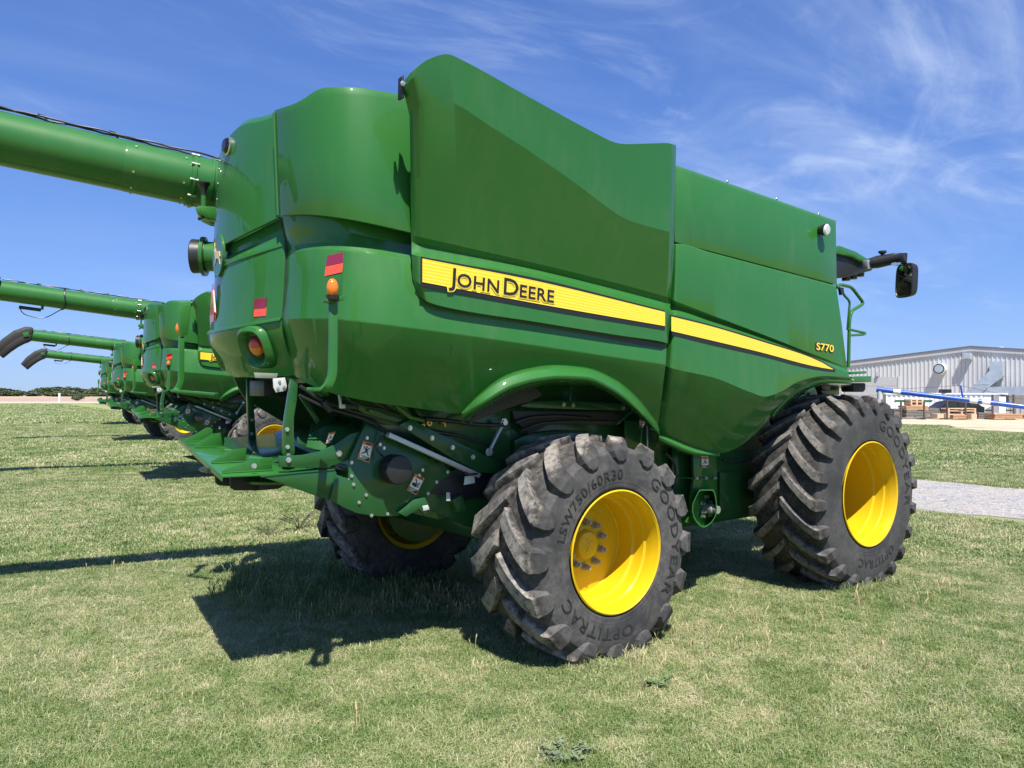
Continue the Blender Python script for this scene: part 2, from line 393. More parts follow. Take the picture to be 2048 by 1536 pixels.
# ---- rear quarter tank panel
MIR.append(loft('tank_rear_panel', [
    corner([(549, 223, 0.74), (600, 204, 1.10), (630, 184, 1.25), (660, 176, 1.33), (700, 176, 1.35), (760, 184, 1.36), (850, 198, 1.37)]),
    corner([(548, 221, 0.77), (600, 202, 1.15), (630, 182, 1.31), (660, 174, 1.39), (700, 174, 1.41), (760, 182, 1.42), (850, 196, 1.43)]),
    corner([(549, 234, 0.775), (600, 216, 1.16), (630, 200, 1.32), (660, 190, 1.41), (700, 190, 1.43), (760, 196, 1.44), (850, 210, 1.45)]),
    corner([(552, 330, 0.78), (600, 322, 1.18), (630, 320, 1.345), (660, 320, 1.435), (700, 322, 1.455), (760, 330, 1.465), (850, 342, 1.475)]),
    corner([(556, 431, 0.785), (600, 429, 1.20), (630, 430, 1.37), (660, 433, 1.455), (700, 439, 1.475), (760, 451, 1.485), (850, 472, 1.495)]),
], GREEN, CB, n=34, solid=0.025, bevel=0.008))
# ---- recess under it and the broad lower side shield
MIR.append(loft('shadow_recess', [
    corner([(556, 428, 0.74), (600, 426, 1.08), (660, 430, 1.31), (760, 448, 1.35), (860, 470, 1.36)]),
    corner([(566, 470, 0.74), (600, 462, 1.08), (660, 462, 1.32), (760, 478, 1.36), (860, 498, 1.37)]),
    corner([(574, 500, 0.76), (602, 488, 1.11), (660, 486, 1.36), (760, 500, 1.42), (860, 518, 1.43)]),
    corner([(573, 512, 0.78), (602, 500, 1.14), (660, 497, 1.39), (760, 510, 1.46), (860, 526, 1.47)]),
], GREEN, CB, n=26, solid=0.02, bevel=0.004))
CREASE = [P(x, y, w) for x, y, w in ((650, 637, 1.435), (700, 641, 1.56), (817, 655, 1.595), (1332, 729, 1.61))]
def slope(px, py, lift=0.0):                     # the flat that leans in below the crease
    w = 1.4
    for _ in range(12):
        p = P(px, py, w); zc = np.interp(p.x, [c.x for c in CREASE], [c.z for c in CREASE]); wc = np.interp(p.x, [c.x for c in CREASE], [c.y for c in CREASE]); w = float(wc - 0.50*(zc - p.z))
    return (px, py, w + lift)
MIR.append(loft('side_shield', [
    corner([(573, 510, 0.775), (602, 497, 1.14), (650, 494, 1.37), (700, 498, 1.455), (817, 517, 1.475), (1335, 646, 1.50)]),
    corner([(573, 516, 0.785), (602, 502, 1.155), (650, 499, 1.385), (700, 503, 1.472), (817, 522, 1.492), (1335, 650, 1.515)]),
    corner([(572, 560, 0.79), (602, 552, 1.175), (650, 548, 1.41), (700, 551, 1.51), (817, 570, 1.535), (1335, 680, 1.56)]),
    corner([(562, 640, 0.795), (602, 637, 1.19), (650, 637, 1.435), (700, 641, 1.56), (817, 655, 1.595), (1332, 729, 1.61)]),
    corner([(588, 752, 0.70), (615, 768, 0.95), (650, 783, 1.12)] + [slope(x, y) for x, y in ((700, 796), (760, 807), (817, 815), (870, 822), (922, 828), (960, 790), (1010, 756), (1060, 741), (1110, 736), (1170, 741), (1230, 764), (1272, 800), (1317, 856))], 0.42),
], GREEN, CB, n=80, solid=0.02, bevel=0.007))
pl = P(885, 680, 1.59)
pipe('panel_joint', [P(*slope(903, 690)), P(*slope(897, 740)), P(*slope(884, 822))], 0.003, BLACK, CB, 5)
# flared wheel-arch lip
ARCH = [(922, 827), (960, 788), (1010, 752), (1060, 737), (1110, 731), (1170, 736), (1232, 761), (1275, 797), (1318, 852)]
LIP = [(924, 829), (968, 801), (1026, 769), (1080, 755), (1120, 751), (1172, 753), (1228, 777), (1276, 815), (1319, 862)]
WA = [slope(x, y)[2] for x, y in ARCH]
MIR.append(loft('fender_lip', [
    [(x, y - 2, w - 0.004) for (x, y), w in zip(ARCH, WA)],
    [(x, y * .55 + y2 * .45 - 2, w + (0.080 if 0 < i < 8 else 0.02)) for i, ((x, y), (x2, y2), w) in enumerate(zip(ARCH, LIP, WA))],
    [(x, y, w + (0.125 if 0 < i < 8 else 0.03)) for i, ((x, y), w) in enumerate(zip(LIP, WA))],
    [(x, y + 7, w + (0.118 if 0 < i < 8 else 0.02)) for i, ((x, y), w) in enumerate(zip(LIP, WA))],
    [(x, y + 18, w - 0.12) for (x, y), w in zip(LIP, WA)],
], GREEN, CB, n=40, solid=0.012, bevel=0.004))

# ---- the big side door
def lean(px, py, zs, ws, ss, k):                  # a flat that leans out by k above the line (ss, zs, ws)
    w = 1.7
    for _ in range(30):
        p = P(px, py, w); w = 0.5*w + 0.5*float(np.interp(p.x, ss, ws) + k*(p.z - np.interp(p.x, ss, zs)))
    return w
def edged(row, dl=0.10, dr=0.05):                 # roll both ends of a row inwards
    x0, x1 = row[0][0], row[-1][0]; xs = [r[0] for r in row]; ys = [r[1] for r in row]; ws = [r[2] for r in row]; out = []
    for x in sorted(set(xs + [x0 + 5, x0 + 12, x0 + 22, x0 + 34, x1 - 10, x1 - 5])):
        y = float(np.interp(x, xs, ys)); w = float(np.interp(x, xs, ws))
        q = max(0.0, 1 - (x - x0)/34.0); q2 = max(0.0, 1 - (x1 - x)/10.0)
        out.append((x, y, w - dl*q**2.2 - dr*q2**2))
    return out
L0 = [P(x, y, 1.545) for x, y in ((822, 470), (845, 475), (1073, 527), (1240, 568), (1328, 592), (1342, 596))]
sl, zl, wl = [p.x for p in L0], [p.z for p in L0], [p.y for p in L0]
DIAG = [(819, 232), (832, 213), (850, 202), (875, 196), (900, 203), (980, 252), (1060, 303), (1150, 366), (1225, 422), (1240, 432), (1262, 442), (1335, 463), (1349, 467)]
D0 = [(x, y, lean(x, y, zl, wl, sl, 0.33)) for x, y in DIAG]
pa_, pb_ = [P(*d) for d in D0 if d[0] in (900, 1225)]; sD = [pa_.x - 2, pb_.x + 2]        # the crease's straight run, carried on both ways
zD = [float(pa_.z + (pb_.z - pa_.z)*(q - pa_.x)/(pb_.x - pa_.x)) for q in sD]; wD = [float(pa_.y + (pb_.y - pa_.y)*(q - pa_.x)/(pb_.x - pa_.x)) for q in sD]
TOP = [(806, 164), (820, 147), (838, 131), (852, 121), (868, 114), (880, 110), (893, 108), (903, 110), (912, 114), (1060, 195), (1200, 271), (1225, 283), (1240, 287), (1255, 288), (1335, 286), (1352, 290)]
T0 = [(x, y, lean(x, y, zD, wD, sD, 0.08)) for x, y in TOP]
MIDR = [(821, 360), (850, 352), (900, 345), (1060, 415), (1240, 503), (1335, 530), (1346, 534)]
DOOR = loft('side_door', [
    edged([(x, y + 3, w - 0.085) for x, y, w in T0]), edged(T0), edged([(x, y + 14, w - 0.004) for x, y, w in T0]),
    edged(D0), edged([(x, y, lean(x, y, zl, wl, sl, 0.33)) for x, y in MIDR]),
    edged([(822, 470, 1.545), (845, 475, 1.545), (1073, 527, 1.545), (1240, 568, 1.545), (1328, 592, 1.545), (1342, 596, 1.545)], 0.05, 0.02),
    [(823, 484, 1.49), (847, 490, 1.505), (1073, 538, 1.515), (1240, 580, 1.515), (1328, 604, 1.515), (1341, 608, 1.51)],
    [(823, 500, 1.50), (848, 508, 1.535), (1073, 548, 1.55), (1240, 590, 1.55), (1328, 613, 1.55), (1340, 616, 1.54)],
    [(823, 508, 1.54), (842, 513, 1.612), (1073, 555, 1.62), (1240, 598, 1.62), (1328, 620, 1.62), (1340, 623, 1.58)],
    [(825, 556, 1.54), (846, 572, 1.613), (1073, 610, 1.62), (1240, 640, 1.62), (1328, 656, 1.62), (1338, 659, 1.58)],
    [(834, 588, 1.55), (856, 604, 1.605), (900, 616, 1.618), (1073, 644, 1.62), (1240, 671, 1.62), (1326, 684, 1.62), (1336, 687, 1.59)],
    [(837, 594, 1.52), (860, 609, 1.55), (900, 620, 1.56), (1073, 648, 1.56), (1240, 675, 1.56), (1326, 688, 1.56), (1336, 691, 1.55)],
], GREEN, CB, n=110, solid=0.03, bevel=0.007, ang=14)
MIR.append(DOOR)
plate('door_seal', [(804, 152), (808, 150), (809, 196), (803, 196)], 1.74, 0.05, BLACK, DOOR, 0.002)
bolt(806, 167, 1.755, DOOR, 0.014)
# black strip proud of the shield, standing in for shade under the door
loft('gap_shade_strip', [[(830, 582, 1.555), (838, 592, 1.555), (862, 608, 1.565), (900, 618, 1.57), (1073, 646, 1.575), (1330, 688, 1.58)], [(830, 590, 1.545), (838, 604, 1.55), (866, 622, 1.562), (900, 630, 1.568), (1073, 657, 1.573), (1330, 698, 1.58)]], BLACK, CB, n=30, solid=0.03, bevel=0)
# stripe with the maker's name
def stripe(name, top, bot, w, mat, par, th=0.003, n=16):
    return loft(name, [[(x, y, w) for x, y in top], [(x, y, w) for x, y in bot]], mat, par, n=n, solid=th, bevel=0, uv=True)
WD = 1.620
stripe('stripe_border', [(842, 513), (1073, 557), (1330, 621)], [(842, 573), (1073, 617), (1330, 660)], WD + 0.004, DECK, DOOR)
ST = stripe('yellow_stripe', [(845, 517), (1073, 562), (1330, 624)], [(845, 564), (1073, 607), (1330, 652)], WD + 0.008, STRIPE, DOOR)
def on_side(px, py, px2, py2, w):
    a = P(px, py, w); b = P(px2, py2, w); e1 = (b - a).normalized(); e2 = Vector((-e1.z, 0, e1.x)); return a, e1, e2, (b - a).length
NRM = Vector((0, 1, 0))
org, e1, e2, L = on_side(898, 569, 1107, 605, WD + 0.012)
def name_parts(off, ex):
    big, small = 1.0, 0.76; parts = []; x = 0.0
    for word, gap in (('J', 0), ('OHN', 0.02), ('D', 0.16), ('EERE', 0.02)):
        sc = big if word in 'JD' else small
        me = text_mesh(word, 1.0, ex, off / sc, 1.06); xs = [v.co.x for v in text_mesh(word, 1.0, 0, 0, 1.06).vertices]
        x += gap; parts.append((me, x - min(xs) * sc, sc)); x += (max(xs) - min(xs)) * sc + 0.07
    return parts, x - 0.07
pp, tot = name_parts(0.0, 0.0)
hcap = (P(960, 545, WD).z - P(960, 579, WD).z)                       # height of the capitals on the door
SZ = hcap / 0.70; SX = L / (tot * SZ)
def lay(off, ex, d, mat, name):
    parts, _ = name_parts(off, ex)
    return put_text(name, [(m, dx * SZ * SX, sc * SZ) for m, dx, sc in parts], org + NRM * d, e1, e2, NRM, mat, DOOR, SX)
lay(0.070, 0.0, 0.000, STRIPE, 'lettering_outline'); lay(0.012, 0.0, 0.003, DECK, 'lettering')

# ---- front: tank side above, shield below
MIR.append(loft('tank_front_panel', [
    [(1352, 330, 1.40), (1672, 440, 1.40)], [(1352, 331, 1.48), (1672, 442, 1.48)], [(1352, 338, 1.50), (1672, 448, 1.50)],
    [(1350, 420, 1.505), (1673, 520, 1.505)], [(1350, 484, 1.51), (1674, 569, 1.51)], [(1350, 486, 1.46), (1674, 571, 1.46)]], GREEN, CB, n=10, solid=0.02, bevel=0.006))
for x, y in ((1455, 366), (1553, 401), (1638, 431)): bolt(x, y - 3, 1.43, CB, 0.012)
FRONT = loft('front_shield', [
    [(1345, 487, 1.46), (1355, 487, 1.50), (1420, 504, 1.51), (1672, 571, 1.51)],
    [(1344, 489, 1.50), (1355, 489, 1.555), (1420, 506, 1.56), (1673, 574, 1.56)],
    [(1342, 545, 1.50), (1354, 546, 1.565), (1420, 565, 1.57), (1684, 650, 1.57)],
    [(1339, 598, 1.50), (1352, 603, 1.575), (1420, 629, 1.578), (1520, 667, 1.58), (1694, 735, 1.582)],
    [(1338, 612, 1.49), (1351, 615, 1.522), (1420, 637, 1.528), (1520, 672, 1.54), (1695, 739, 1.578)],
    [(1338, 624, 1.50), (1350, 623, 1.55), (1420, 643, 1.555), (1520, 676, 1.565), (1696, 742, 1.585)],
    [(1337, 630, 1.52), (1350, 629, 1.598), (1420, 648, 1.598), (1520, 680, 1.598), (1697, 745, 1.598)],
    [(1335, 666, 1.52), (1350, 668, 1.602), (1420, 686, 1.602), (1520, 712, 1.602), (1600, 734, 1.602), (1698, 750, 1.60)],
    [(1330, 732, 1.54), (1346, 737, 1.615), (1430, 756, 1.615), (1500, 784, 1.615), (1530, 793, 1.612), (1560, 784, 1.61), (1600, 762, 1.606), (1650, 752, 1.604), (1700, 755, 1.602)],
    [(1323, 800, 1.42), (1340, 808, 1.465), (1420, 838, 1.465), (1480, 848, 1.48), (1530, 826, 1.53), (1560, 800, 1.55), (1600, 770, 1.575), (1650, 756, 1.59), (1701, 758, 1.595)],
    [(1316, 867, 1.27), (1335, 874, 1.29), (1400, 899, 1.29), (1440, 907, 1.29), (1470, 898, 1.31), (1510, 869, 1.38), (1560, 811, 1.50), (1600, 776, 1.56), (1650, 759, 1.58), (1702, 761, 1.585)],
], GREEN, CB, n=80, solid=0.022, bevel=0.006, ang=20)
MIR.append(FRONT)
MIR.append(loft('shield_lip', [
    [(1317, 864, 1.28), (1335, 871, 1.30), (1400, 897, 1.30), (1440, 907, 1.30)], [(1317, 872, 1.335), (1335, 881, 1.36), (1395, 905, 1.345), (1440, 911, 1.305)],
    [(1317, 880, 1.325), (1335, 888, 1.35), (1395, 910, 1.335), (1440, 913, 1.30)], [(1317, 886, 1.20), (1335, 894, 1.20), (1395, 914, 1.20), (1440, 915, 1.20)]], GREEN, CB, n=20, solid=0.01, bevel=0.003))
MIR.append(loft('front_wheel_lip', [
    [(1545, 829, 1.49), (1560, 811, 1.51), (1600, 776, 1.565), (1650, 759, 1.585), (1703, 761, 1.59)], [(1545, 833, 1.49), (1560, 816, 1.505), (1600, 782, 1.55), (1650, 766, 1.57), (1703, 768, 1.575)],
    [(1550, 838, 1.25), (1565, 822, 1.25), (1605, 790, 1.25), (1652, 776, 1.25), (1703, 778, 1.25)]], GREEN, CB, n=20, solid=0.01, bevel=0.003))
stripe('stripe_border', [(1344, 630), (1420, 649), (1520, 679), (1640, 720), (1671, 739)], [(1344, 670), (1420, 689), (1520, 711), (1640, 740), (1671, 743)], 1.606, DECK, FRONT)
stripe('yellow_stripe', [(1343, 633), (1420, 652), (1520, 682), (1636, 721), (1666, 738)], [(1343, 662), (1420, 680), (1520, 704), (1636, 734), (1666, 739)], 1.611, STRIPE, FRONT)
org, e1, e2, L = on_side(1632, 699, 1666, 704, 1.586)
m7 = text_mesh('S770', 1.0, 0, 0.0, 1.02); xs = [v.co.x for v in m7.vertices]; S7 = (P(1640, 686, 1.58).z - P(1640, 700, 1.58).z) / 0.70; X7 = L / ((max(xs) - min(xs)) * S7)
put_text('lettering_outline', [(text_mesh('S770', 1.0, 0, 0.075, 1.02), 0, S7)], org, e1, e2, NRM, DECK, FRONT, X7)
put_text('lettering', [(text_mesh('S770', 1.0, 0, 0.022, 1.02), 0, S7)], org + NRM * 0.003, e1, e2, NRM, STRIPE, FRONT, X7)
# round latch
lathe('latch', [(0, 0.034), (0.012, 0.034), (0.012, 0.026), (0.004, 0.024), (0.004, 0)], P(1350, 780, 1.50), (0, 1, -0.35), BLACKG, FRONT, 18)
# work light high on the tank side
lg = lathe('work_light', [(-0.03, 0.03), (0.02, 0.05), (0.06, 0.062), (0.075, 0.062)], P(1640, 460, 1.51), (0, 1, -0.15), BLACK, CB, 20)
lathe('lamp_lens', [(0.075, 0.060), (0.088, 0.045), (0.093, 0.0)], P(1640, 460, 1.51), (0, 1, -0.15), LCLR, lg, 20)

# ---- rear hood
def hood_row(z, wc, sc, s0, p=2.0, n=40, zf=None, q=0.0):
    r = []
    for i in range(n):
        v = -1.25 + 2.25 * i / (n - 1); r.append(Vector((s0 + (sc - s0) * abs(v) ** p, v * wc, (z + q * v * v) if zf is None else zf(v))))
    return r
tv = [-1.3, -0.5, -0.25, 0.0, 0.15, 0.3, 0.45, 0.6, 0.8, 1.0]; tz = [3.87, 3.90, 3.92, 3.935, 3.945, 3.95, 3.94, 3.92, 3.91, 3.915]
ztop = lambda v: float(pchip(tv, tz, [v])[0])
zbot = lambda v: 3.055 + 0.095 * v * v
HOOD = grid('rear_hood', [hood_row(0, 0.70, -2.02, -2.12, zf=lambda v: ztop(v) - 0.012), hood_row(0, 0.745, -2.085, -2.21, zf=ztop), hood_row(0, 0.76, -2.112, -2.25, zf=lambda v: ztop(v) - 0.05),
    hood_row(0, 0.77, -2.12, -2.27, zf=lambda v: 0.6 * ztop(v) + 0.4 * zbot(v)), hood_row(0, 0.775, -2.127, -2.285, zf=lambda v: 0.25 * ztop(v) + 0.75 * zbot(v)), hood_row(0, 0.78, -2.132, -2.295, zf=zbot)],
    GREEN, CB, 0.02, 0.006, 22, flip=(-1, 0, 0))
grid('hood_recess', [hood_row(3.07, 0.75, -2.085, -2.24, q=0.095), hood_row(2.98, 0.75, -2.09, -2.245, q=0.08), hood_row(2.925, 0.77, -2.112, -2.28, q=0.06), hood_row(2.90, 0.78, -2.12, -2.295, q=0.05)], GREEN, CB, 0.02, 0.003, 24, flip=(-1, 0, 0))
HLOW = grid('rear_door', [hood_row(2.935, 0.765, -2.105, -2.27, q=0.05), hood_row(2.925, 0.78, -2.112, -2.285, q=0.05), hood_row(2.70, 0.785, -2.12, -2.29, q=0.045), hood_row(2.52, 0.79, -2.13, -2.315, q=0.04), hood_row(2.405, 0.79, -2.135, -2.33, q=0.04)], GREEN, CB, 0.02, 0.006, 22, flip=(-1, 0, 0))
grid('rear_rim', [hood_row(2.425, 0.77, -2.12, -2.28, q=0.04), hood_row(2.420, 0.795, -2.145, -2.35, q=0.04), hood_row(2.398, 0.797, -2.15, -2.355, q=0.04), hood_row(2.385, 0.77, -2.12, -2.285, q=0.04)], GREEN, CB, 0.008, 0.003, 40, flip=(-1, 0, 0))
SKIRT = grid('tail_skirt', [hood_row(2.40, 0.795, -2.135, -2.345, q=0.04), hood_row(2.32, 0.785, -2.125, -2.325, q=0.03), hood_row(2.22, 0.76, -2.085, -2.255, q=0.02), hood_row(2.12, 0.72, -2.02, -2.21, q=0.01), hood_row(2.07, 0.69, -1.97, -2.15), hood_row(2.062, 0.64, -1.89, -2.07)], GREEN, CB, 0.02, 0.005, 40, flip=(-1, 0, 0))
# seam between hood and side
(pipe('corner_seam', [P(548, 226, 0.78), P(552, 330, 0.79), P(556, 431, 0.795)], 0.011, GREEN, CB, 8))
(pipe('corner_joint', [P(558, 434, 0.77), P(566, 462, 0.76), P(574, 492, 0.775), P(573, 560, 0.80), P(566, 622, 0.805)], 0.006, BLACK, CB, 8))

def bvh_of(o):
    bm = bmesh.new(); bm.from_mesh(o.data); b = BVHTree.FromBMesh(bm); bm.free(); return b
BV = {}
def hit(px, py, o):
    if o not in BV: BV[o] = bvh_of(o)
    d = W(ray(px, py)); org_ = Vector((CAM_S, -CAM_W, CAM_Z))
    loc, nr, _, _ = BV[o].ray_cast(org_, d.normalized())
    if loc is None:
        print('MISS', px, py); return hit(px + 4, py + 2, o)
    if nr.dot(d) > 0: nr = -nr
    return Vector((loc.x, -loc.y, loc.z)), Vector((nr.x, -nr.y, nr.z))
def sticker(name, c, n, hw, hh, mat, parent, d=0.004, lift=0.0, roll=0.0):        # small flat rectangle facing n at c
    n = Vector(n).normalized(); up = Vector((0, 0, 1)); e2 = (up - n * up.dot(n)).normalized(); e1 = e2.cross(n).normalized() * -1
    e1, e2 = e1 * cos(roll) + e2 * sin(roll), e2 * cos(roll) - e1 * sin(roll)
    c = Vector(c) + n * lift
    return prism(name, [c - e1*hw - e2*hh, c + e1*hw - e2*hh, c + e1*hw + e2*hh, c - e1*hw + e2*hh], n * d, mat, parent, 0)
# reflectors on the rear door
c, n = hit(521, 615, HLOW)
sticker('reflector', c + Vector((0, 0, 0.031)), n, 0.062, 0.031, DECR, CB, 0.006)
sticker('reflector', c - Vector((0, 0, 0.031)), n, 0.062, 0.031, DECF, CB, 0.006)
cm = Vector((c.x, -c.y, c.z)); nm = Vector((n.x, -n.y, n.z))
sticker('reflector', cm + Vector((0, 0, 0.031)), nm, 0.062, 0.031, DECR, CB, 0.006); sticker('reflector', cm - Vector((0, 0, 0.031)), nm, 0.062, 0.031, DECF, CB, 0.006)
# tail lamps in raised pods
def tail_lamp(c, n):
    n = Vector(n).normalized(); up = Vector((0, 0, 1)); e2 = (up - n*up.dot(n)).normalized(); e1 = n.cross(e2)
    def ring(a, b, h, dz=0.0, m=36, sq=2.8):
        r = []
        for i in range(m + 1):
            t = 2*pi*i/m; ct, st = cos(t), sin(t)
            r.append(Vector(c) + e1*(a*math.copysign(abs(ct)**(2/sq), ct)) + e2*(b*math.copysign(abs(st)**(2/sq), st) + dz) + n*h)
        return r
    pod = grid('lamp_pod', [ring(0.150, 0.165, -0.03, -0.015), ring(0.138, 0.152, 0.045), ring(0.118, 0.132, 0.062), ring(0.100, 0.112, 0.052), ring(0.085, 0.098, 0.0), ring(0.075, 0.088, -0.012), ring(0.001, 0.001, -0.012)], GREEN, CB, 0, 0, 50, flip=n)
    ex = Matrix((W(e1), W(e2), W(n))).transposed()
    up_ = [(0.0, 1.0), (-1.0, 0.0)]
    for nm_, mat, sgn in (('red_lens', LRED, 1), ('amber_lens', LAMB, -1)):
        rows = []
        for h, f in ((0.0, 1.0), (0.030, 0.96), (0.046, 0.82), (0.056, 0.5), (0.060, 0.02)):
            r = []
            for i in range(13):
                t = pi*i/12*sgn; r.append(Vector(c) + e1*(0.062*f*cos(t)) + e2*(0.070*f*sin(t)) + n*(h - 0.005))
            rows.append(r)
        grid(nm_, rows, mat, pod, 0, 0, 60, flip=n)
    lathe('lamp_bezel', [(-0.012, 0.080), (0.008, 0.080), (0.012, 0.074), (0.008, 0.068), (-0.005, 0.068)], c, n, BLACK, pod, 28)
c, n = hit(516, 692, SKIRT)
n = (n + Vector((-0.15, 0.12, 0.05))).normalized()
tail_lamp(c, n); tail_lamp(Vector((c.x + 0.05, -c.y + 0.05, c.z)), Vector((n.x, -n.y, n.z)))
# black oval lamp on the hood
c, n = hit(459, 293, HOOD)
lamp = lathe('marker_lamp', [(0, 0.062), (0.03, 0.058), (0.045, 0.045), (0.045, 0.0)], c, n, BLACKG, CB, 20); lathe('lamp_rim', [(0, 0.066), (0.016, 0.070), (0.022, 0.064)], c, n, STEEL, lamp, 20)
# slow-vehicle triangle and round emblem on the curved rear face
def facing(n):
    n = Vector(n).normalized(); up = Vector((0, 0, 1)); e2 = (up - n*up.dot(n)).normalized(); e1 = e2.cross(n); return e1, e2, n
def tri(c, n, r, d, mat, name, par):
    e1, e2, n = facing(n)
    return prism(name, [Vector(c) + n*d + e1*r*cos(a) + e2*r*sin(a) for a in (radians(75), radians(105), radians(195), radians(225), radians(315), radians(345))], n*0.004, mat, par, 0)
c, n = hit(428, 618, HLOW); n.z = 0
tr = tri(c, n, 0.20, 0.006, DECR, 'warning_triangle', CB); tri(c, n, 0.145, 0.011, DECF, 'triangle_centre', tr)
c, n = hit(440, 545, HLOW); n.z = 0; n.normalize(); c = c + Vector((0, 0, 0.13)) + n*0.012
em = lathe('round_emblem', [(-0.012, 0.165), (0.004, 0.165), (0.004, 0.0)], c, n, GREEN, CB, 32)
lathe('emblem_field', [(0.004, 0.160), (0.007, 0.160), (0.007, 0.0)], c, n, GREEN, em, 32)
deer = [(-.10, -.02), (-.07, .02), (-.02, .03), (.03, .03), (.06, .06), (.05, .10), (.075, .075), (.08, .11), (.09, .07), (.11, .05), (.085, .035), (.07, .0), (.06, -.03), (.09, -.07), (.05, -.05), (.03, -.02), (-.02, -.03), (-.05, -.03), (-.09, -.08), (-.075, -.03)]
e1_, e2_, n_ = facing(n)
prism('leaping_deer', [c + n_*0.009 + e1_*a + e2_*b for a, b in deer], n_*0.003, STRIPE, em, 0)
# rear intake duct on the left
DU = Vector((-0.86, -0.46, 0.0)).normalized(); dc = P(407, 513, -1.16)
du = lathe('air_duct', [(-0.03, 0.142), (0.012, 0.145), (0.088, 0.150), (0.095, 0.145), (0.07, 0.135), (-0.02, 0.130), (-0.02, 0.0)], dc, DU, BLACK, CB, 32)
lathe('duct_flange', [(-0.025, 0.15), (-0.022, 0.172), (0.008, 0.172), (0.012, 0.15)], dc, DU, GREEN, du, 32); 
pipe('duct_body', [dc - DU * 0.02, dc - DU * 0.25, dc - DU * 0.5 + Vector((0.05, 0.1, -0.05))], 0.13, GREEN, du, 20)

# ---- amber lamp on its folding arm (both sides)
AW = 1.72
def arm_pt(px, py, w=AW): return P(px, py, w)
def flatbar(name, path, wid, th, mat, parent, wdir=(1, 0, 0)):
    path = rounded(path, 0.05, 5); vs_ = []; fs = []
    for i, p in enumerate(path):
        d = (path[min(i+1, len(path)-1)] - path[max(i-1, 0)]).normalized(); b = d.cross(Vector(wdir)).normalized(); a = b.cross(d).normalized()
        for x, y in ((1, 1), (-1, 1), (-1, -1), (1, -1)): vs_.append(p + a*x*wid/2 + b*y*th/2)
    for i in range(len(path) - 1):
        for k_ in range(4): q = (k_+1) % 4; fs.append((i*4+k_, i*4+q, i*4+q+4, i*4+k_+4))
    m = len(path); fs += [(0, 1, 2, 3), tuple((m-1)*4 + i for i in range(4))]
    me = mesh(name, vs_, fs); outward(me); o = obj(name, me, mat, parent); mods(o, 0, 0.004); return o
ARM = flatbar('lamp_arm', [P(650, 790, 1.20), P(628, 779, 1.66), P(652, 779, AW), P(665, 752, AW), P(666, 680, AW), P(666, 604, AW)], 0.052, 0.022, GREEN, CB); MIR.append(ARM)
flatbar('arm_foot', [P(613, 778, 1.62), P(655, 779, 1.66)], 0.06, 0.02, GREEN, ARM, (0, 1, 0))
LMP = plate('lamp_plate', [(654, 514), (662, 508), (688, 503), (690, 508), (687, 545), (684, 588), (682, 598), (672, 604), (660, 604), (655, 575), (651, 548)], AW - 0.012, 0.008, GREEN, CB, 0.002); MIR.append(LMP)
plate('reflector', [(655, 511), (687, 504), (686, 525), (652, 532)], AW - 0.008, 0.004, DECR, LMP, 0); plate('reflector', [(652, 533), (686, 526), (684, 544), (650, 552)], AW - 0.008, 0.004, DECF, LMP, 0)
lc = P(665, 575, AW + 0.02)
la = ellipsoid('amber_lamp', lc, 0.035, 0.030, 0.052, LAMB, CB); MIR.append(la)
lathe('lamp_socket', [(-0.085, 0.02), (-0.07, 0.036), (-0.045, 0.04), (-0.04, 0.0)], lc, (0, 0, 1), BLACK, la, 14)
plate('lamp_bracket', [(651, 598), (690, 590), (688, 600), (672, 606), (652, 604)], AW + 0.03, 0.055, GREEN, ARM, 0.003)

# ---- unloading auger along the left side
a0 = P(432, 372, -1.72); a1 = P(0, 277, -1.95); ad = (a1 - a0).normalized()
AR = 0.228
ALEN = 3.22; tip = a0 + ad * ALEN
AUG = lathe('unloading_auger', [(-0.45, AR * 1.04), (0.0, AR * 1.04), (0.24, AR * 1.04), (0.245, AR), (ALEN, AR)], a0, ad, GREEN, CB, 40)
AD, AA, AB = frame(ad)
pipe('auger_elbow', rounded([a0 - ad * 0.35, a0 - ad * 0.75, a0 - ad * 1.0 + Vector((0.1, 0.35, -0.2)), Vector((a0.x + 1.1, -1.0, 3.3))], 0.3, 6), AR * 1.02, GREEN, AUG, 24)
for h in (0.06, 0.215):
    lathe('flange', [(h - 0.012, AR * 1.02), (h - 0.012, AR * 1.12), (h + 0.012, AR * 1.12), (h + 0.012, AR * 1.02)], a0, ad, GREEN, AUG, 40)
for k_ in range(10):
    t = 2*pi*k_/10 + 0.2
    for h in (0.215,):
        p = a0 + ad*(h - 0.03) + AA*cos(t)*AR*1.085 + AB*sin(t)*AR*1.085
        pipe('flange_bolt', [p, p + ad*0.07], 0.010, STEEL, AUG, 6)
lathe('collar', [(0.245, AR * 1.015), (0.78, AR * 1.015), (0.80, AR)], a0, ad, GREEN, AUG, 40)
for h in (0.30, 0.72):
    for t in (0.4, 1.1, 1.8, 2.5, 3.4, 4.6, 5.6):
        p = a0 + ad*h + (AA*cos(t) + AB*sin(t))*AR*1.01; q = a0 + ad*h + (AA*cos(t) + AB*sin(t))*AR*1.05
        pipe('rivet', [p, q], 0.011, STEEL, AUG, 6)
pipe('weld_seam', [a0 + ad*(0.8) + Vector((0, 0.10, -AR * 0.895)), a0 + ad*(ALEN - 0.2) + Vector((0, 0.10, -AR * 0.895))], 0.006, GREEN, AUG, 5)
rnd = random.Random(3)
upv = (Vector((0, 0, 1)) - ad * ad.z).normalized()
